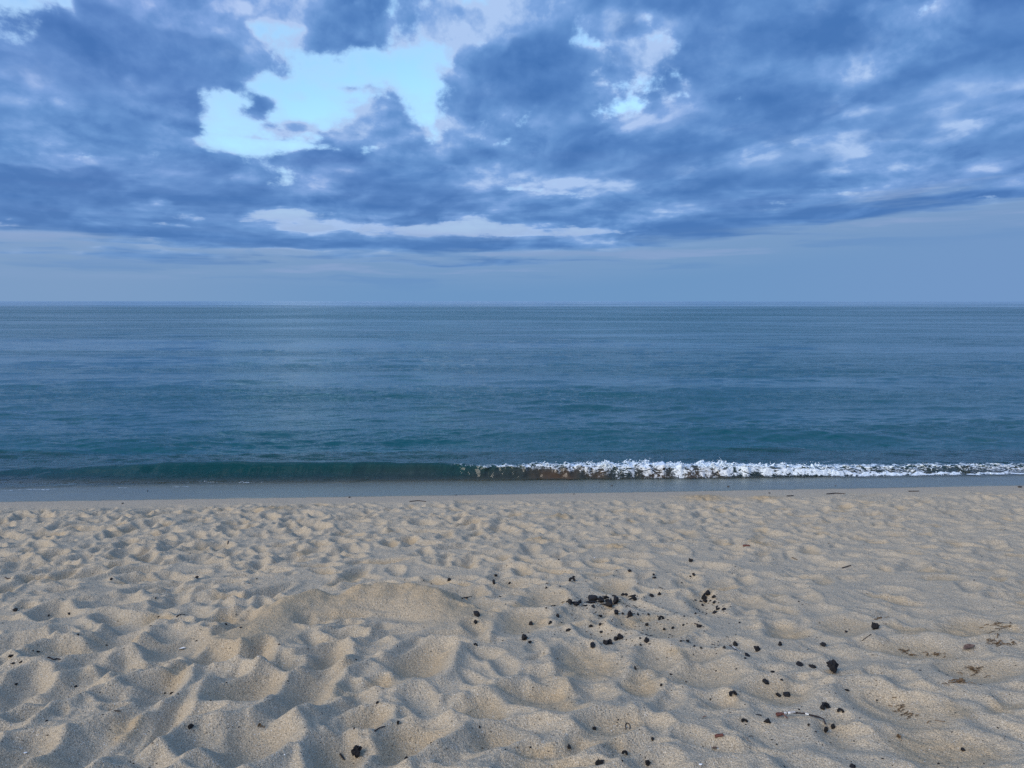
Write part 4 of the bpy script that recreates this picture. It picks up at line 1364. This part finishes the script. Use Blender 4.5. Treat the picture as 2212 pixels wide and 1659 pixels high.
def stick_px(name, pts, wpx, mat, label, cat, seed, lift=0.004, group=None):
    P = []
    for px, py in pts:
        x, y, t = on_sand(px, py)
        P.append((x, y, float(sand_z(x, y)) + lift))
    r0 = max(wpx * t / FPX * 0.5, 0.003)
    P, rad = refine(P, list(np.linspace(r0, r0 * 0.6, len(P))))
    o0 = Vector(P[0])
    V, F = tube([tuple(Vector(p) - o0) for p in P], rad, 6, 0.1, seed)
    return add_obj(name, tri_mesh(name, V, F, False), mat, label=label, cat=cat, loc=o0, group=group)


stick_px('driftwood_stick', [(1786, 1068), (1806, 1066), (1826, 1067.5)], 3.2, M_burnt, 'long dark driftwood stick at the upper sand edge on the right', 'driftwood', 41)
stick_px('driftwood_stick', [(1963, 1062), (1985, 1061.5)], 2.4, M_burnt, 'short driftwood stick near the waterline at the far right', 'driftwood', 42)
stick_px('driftwood_stick', [(1700, 1072), (1714, 1071)], 2.4, M_burnt, 'stubby dark driftwood left of the long stick near the wet sand', 'driftwood', 43)
stick_px('driftwood_stick', [(885, 1084), (905, 1082), (920, 1084)], 2.2, M_burnt, 'dark driftwood twig at the sand edge left of centre', 'driftwood', 44)
stick_px('dark_stick', [(1820, 1228), (1830, 1225), (1838, 1222)], 3.0, M_burnt, 'lone dark stick on open sand right of and beyond the heaps', 'stick', 45)
stick_px('dark_stick', [(1711, 1205), (1722, 1210)], 2.2, M_twig, 'small brown stick on open sand beyond the second heap', 'stick', 46)
stick_px('dark_stick', [(492, 1176), (493, 1169)], 2.5, M_burnt, 'tiny dark stick poking upright from the sand left of centre', 'stick', 47)


# --- dry weed clumps, leaves, shells
def weed_clump(cx, cy, w, h, label, seed, n=34, mat=None, tall=0.012, crop='B'):
    px, py, s = crop_px(crop, cx, cy)
    x, y, t = on_sand(px, py)
    m = s * t / FPX
    r = np.random.default_rng(seed)
    Vs, Fs, off = [], [], 0
    for i in range(int(n * 0.6)):
        bx, by = r.normal(0, 0.30) * w * m, r.normal(0, 0.30) * h * m * 2.0
        L = r.uniform(0.3, 0.9) * w * m * 0.6
        a = r.normal(0, 0.5) + (math.pi if r.uniform() < .5 else 0)
        pts = []
        for j in range(5):
            f = j / 4
            xx, yy = bx + math.cos(a + f * r.normal(0, .7)) * L * f, by + math.sin(a) * L * f
            zz = float(sand_z(x + xx, y + yy)) - float(sand_z(x, y)) + 0.002 + tall * r.uniform(0, 1) * math.sin(f * math.pi)
            pts.append((xx, yy, zz))
        V, F = tube(pts, [0.0012, 0.0020, 0.0022, 0.0016, 0.0008], 4, 0.2, seed + i)
        Vs.append(V)
        Fs.append(F + off)
        off += len(V)
    return add_obj('seaweed_clump', tri_mesh('seaweed', np.concatenate(Vs), np.concatenate(Fs), False), mat or M_weed, label=label, cat='seaweed',
                   group='dry weed scraps on the right-hand sand', loc=(x, y, float(sand_z(x, y))))


weed_clump(2045, 470, 110, 36, 'red-brown dried weed clump highest up by the right edge', 51)
weed_clump(1880, 660, 100, 60, 'brown weed scraps in the hollow nearest the right edge', 52, 26)
weed_clump(1775, 735, 110, 22, 'flat brown weed strip along the lip of the right hollow', 53, 26)
weed_clump(1420, 535, 70, 30, 'dark weed tuft at the bottom of a shallow print, left of its twin', 54, 20)
weed_clump(1620, 545, 80, 26, 'dark weed tuft at the bottom of a shallow print, right of its twin', 55, 20)
weed_clump(1400, 930, 90, 120, 'thin brown weed threads strewn inside the large brown hollow', 56, 30, tall=0.008)
weed_clump(1365, 1108, 46, 16, 'small reddish weed scrap under the large brown hollow', 57, 12)
weed_clump(1250, 300, 80, 30, 'wispy weed threads just above the big round charcoal lump', 58, 14, tall=0.006)
weed_clump(2050, 360, 130, 36, 'pale brown weed threads on the warm print near the right edge', 59, 22, tall=0.006)
weed_clump(430, 1180, 40, 16, 'tiny brown weed tuft in the left foreground print', 60, 12, crop='D')


def leaf(crop, cx, cy, w, mat, label, seed, name='dry_leaf', cat='leaf', group=None):
    px, py, s = crop_px(crop, cx, cy)
    x, y, t = on_sand(px, py)
    L = w * s * t / FPX
    n = 9
    V = []
    for layer in (0.0, -0.0012):
        for i in range(n):
            f = i / (n - 1)
            wd = 0.22 * math.sin(math.pi * min(max(f, 0.03), 0.97)) ** 0.8
            for sgn in (-1, 0, 1):
                V.append(((f - 0.5) * L, sgn * wd * L, abs(sgn) * wd * L * 0.35 + 0.004 + 0.006 * f + layer))
    F = []
    for lay in (0, 1):
        b = lay * n * 3
        for i in range(n - 1):
            for j in (0, 1):
                a = b + i * 3 + j
                q = [(a, a + 3, a + 4), (a, a + 4, a + 1)]
                F += q if lay else [(p[0], p[2], p[1]) for p in q]
    o = add_obj(name, tri_mesh(name, np.array(V), np.array(F)), mat, label=label, cat=cat, group=group, loc=(x, y, float(sand_z(x, y)) + 0.001))
    o.rotation_euler = (0, 0, random.uniform(-.5, .5))
    return o


leaf('B', 1840, 505, 90, M_leaf, 'pinkish brown dry leaf left of the red-brown weed clump', 1)
leaf('B', 122, 1188, 34, M_leaf, 'small dark dry leaf below the red-brown stub', 2)
leaf('A', 1958, 1245, 30, M_leaf, 'little brown leaf above the red-brown stub', 3)
leaf('C', 1405, 588, 44, M_shell, 'white shell splinter in the hollow left of the dug bank', 4, 'shell_fragment', 'shell', 'shell scraps on the sand')
_x = stick_px('bark_piece', [(1605, 1180), (1612, 1179), (1620, 1180)], 5, M_redwood, 'reddish bark piece on the middle sand beyond the heaps', 'bark', 61)
for crop, cx, cy, w, lab in [('A', 1925, 1600, 24, 'white shell bit at the bottom edge right of centre'), ('C', 195, 1384, 22, 'white shell bit in the lower left corner'),
                             ('D', 614, 1398, 14, 'white shell bit on the rim of the near left print'), ('A', 1108, 6, 12, 'white shell bit beyond the main pile'),
                             ('C', 160, 1347, 10, 'tiny white shell bit just above the one in the lower left corner')]:
    px, py, s = crop_px(crop, cx, cy)
    x, y, t = on_sand(px, py)
    sz = w * s * t / FPX
    o = add_obj('shell_fragment', chunk_mesh(int(cx), 'flake'), M_shell, label=lab, cat='shell', group='shell scraps on the sand', loc=(x, y, float(sand_z(x, y))))
    o.scale = (sz, sz, sz)

# dark pebbles on the wet strip
PB = [(1573, 1052, 5.5, 'dark pebble alone on the wet sand right of centre'), (1322, 1050, 4, 'dark pebble on the wet sand under the brown part of the breaker'), (319, 1061.5, 3.5, 'dark pebble in the thin water at the left'),
      (1296, 1043, 3, 'tiny pebble just below the brown curl of the breaker'), (1805, 1050, 3, 'tiny pebble on wet sand far right of the dark one'), (2203, 1053, 6, 'dark lump at the right edge of the wet sand'),
      (755, 1075, 4, 'small dark pebble on the damp strip left of centre'), (985, 1070, 3, 'tiny pebble at the water edge near the centre'), (265, 1088, 3.5, 'small pebble on the damp strip at the left'),
      (1240, 1068, 3, 'tiny pebble on the damp strip below the pale breaker start'), (1662, 1066, 3.5, 'small pebble on the damp strip above the warm sand mound')]
for px, py, w, lab in PB:
    x, y, t = on_sand(px, py)
    sz = w * 1.2 * t / FPX
    o = add_obj('pebble', random.choice(COAL['flake']).copy(), None, label=lab, cat='pebble', group='pebbles on the wet sand', loc=(x, y, float(sand_z(x, y)) + 0.006))
    o.data.materials.clear()
    o.data.materials.append(M_pebble)
    o.scale = (sz, sz * .9, sz * 1.6)

# ------------------------------------------------------------------ say which crumb is which: by its place in the heap, or by its nearest landmark
LAND = [('A', 875, 345, 'left end of the main heap'), ('A', 1430, 310, 'right end of the main heap'), ('A', 1150, 330, 'middle of the main heap'), ('A', 1990, 350, 'second heap'), ('A', 195, 513, 'pointed teardrop piece'),
        ('A', 772, 507, 'lone rounded piece'), ('A', 587, 650, 'two touching pieces'), ('A', 333, 208, 'notched upright piece'), ('A', 943, 190, 'curled flake behind the heap'), ('A', 1852, 34, 'farthest lone piece'),
        ('A', 1152, 458, 'round piece in the bowl'), ('A', 1165, 572, 'jagged flake'), ('A', 1625, 483, 'curled flake between the heaps'), ('A', 1915, 528, 'thin black stick'), ('A', 1255, 650, 'row in the deep hollow'),
        ('A', 1525, 660, 'pair on the deep hollow rim'), ('A', 1808, 961, 'flake in the round bowl'), ('A', 2180, 1062, 'open curled ring'), ('A', 1365, 1305, 'hooked stem'), ('A', 2070, 1384, 'red-brown stub'),
        ('A', 912, 1467, 'lone piece low in front'), ('A', 1148, 1595, 'ash-spotted lump'), ('B', 265, 510, 'small ashy twig'), ('B', 1200, 378, 'big round lump'), ('B', 925, 675, 'largest jagged lump'), ('B', 700, 975, 'burnt stick'),
        ('B', 580, 823, 'pair on the warm patch'), ('B', 1400, 930, 'brown hollow'), ('B', 2045, 470, 'red-brown weed clump'), ('B', 1775, 735, 'flat weed strip'), ('B', 1800, 1195, 'piece near the right bottom corner'),
        ('C', 85, 630, 'dark reddish piece'), ('C', 415, 660, 'wavy dark root'), ('C', 1400, 322, 'twig on the sand ledge'), ('C', 885, 1062, 'pale straw'), ('C', 1405, 588, 'white shell splinter'), ('C', 1465, 1183, 'charcoal wedge'),
        ('C', 380, 1240, 'corner splinter'), ('C', 60, 38, 'bent twig at far left'), ('D', 1500, 330, 'dug bank'), ('D', 1172, 1403, 'biggest left lump'), ('D', 1350, 1205, 'curved black stick'), ('D', 1330, 996, 'lone middle piece'),
        ('C', 575, 868, 'flat black flake'), ('D', 2020, 188, 'splinter behind the bank')]
ORD = ['', 'second ', 'third ', 'fourth ', 'fifth ', 'sixth ', 'seventh ', 'eighth ', 'ninth ', 'tenth ', 'eleventh ', 'twelfth ']


def nth(i):
    w = ['first', 'second', 'third', 'fourth', 'fifth', 'sixth', 'seventh', 'eighth', 'ninth', 'tenth', 'eleventh', 'twelfth', 'thirteenth', 'fourteenth', 'fifteenth', 'sixteenth', 'seventeenth', 'eighteenth', 'nineteenth']
    if i < 19:
        return w[i]
    t, u = divmod(i + 1, 10)
    tens = {2: 'twent', 3: 'thirt', 4: 'fort'}[t]
    return tens + 'ieth' if u == 0 else tens + 'y-' + w[u - 1]


for grp, what in (('charcoal heaped in the main fire pile', 'main heap'), ('charcoal in the hollow right of the main pile', 'second heap in the hollow')):
    row = sorted([c for c in CRUMBS if c[3] == grp], key=lambda c: c[1])
    for i, c in enumerate(row):
        o = c[0]
        big = o.scale[0] > 0.045
        o['label'] = ('big' if big else 'small') + ' black charcoal piece in the ' + what + ', ' + nth(i) + ' from its left'
land = [(*crop_px(l[0], l[1], l[2])[:2], l[3]) for l in LAND]
near = {}
for c in CRUMBS:
    if 'heap' in c[0]['label'] and 'from its left' in c[0]['label']:
        continue
    best = min(land, key=lambda l: math.hypot(l[0] - c[1], (l[1] - c[2]) * 1.6))
    dx, dy = c[1] - best[0], c[2] - best[1]
    side = ('right of' if dx > 0 else 'left of') if abs(dx) > abs(dy) * 1.2 else ('in front of' if dy > 0 else 'behind')
    near.setdefault((side, best[2]), []).append((math.hypot(dx, dy * 1.6), c[0]))
for (side, what), lst in near.items():
    lst.sort(key=lambda q: q[0])
    for i, (d, o) in enumerate(lst):
        o['label'] = 'small charcoal crumb ' + side + ' the ' + what + ('' if len(lst) == 1 else ', ' + (nth(i) + ' nearest' if i else 'nearest'))

# ------------------------------------------------------------------ fine litter nobody could count: charcoal dust and grit round the fire
def grit():
    C, Rr = [], []
    for (cx, cy, sx, sy, n) in ((1180, 350, 230, 45, 150), (1400, 470, 260, 90, 130), (2000, 360, 80, 50, 80), (1500, 620, 420, 80, 80), (1100, 180, 500, 60, 40)):
        for i in range(n):
            px, py, s = crop_px('A', rng.normal(cx, sx), rng.normal(cy, sy))
            x, y, t = ground_hit(px, py)
            C.append((x, y, float(sand_z(x, y)) + 0.001))
            Rr.append(rng.uniform(0.0015, 0.0045))
    for i in range(380):
        px, py = rng.uniform(0, 2212), rng.uniform(1095, 1655)
        x, y, t = ground_hit(px, py)
        C.append((x, y, float(sand_z(x, y)) + 0.0005))
        Rr.append(rng.uniform(0.0012, 0.0028) * (1 + 0.08 * t))
    st = np.stack([rng.uniform(0.8, 2.2, len(C)), rng.uniform(.7, 1.2, len(C)), np.full(len(C), 0.6)], -1)
    add_obj('charcoal_grit', blobs_mesh('grit', np.array(C), np.array(Rr), st), M_coal, kind='stuff', label='fine black charcoal grit and dust specks strewn over the sand')


grit()
print('objects', len(bpy.data.objects))
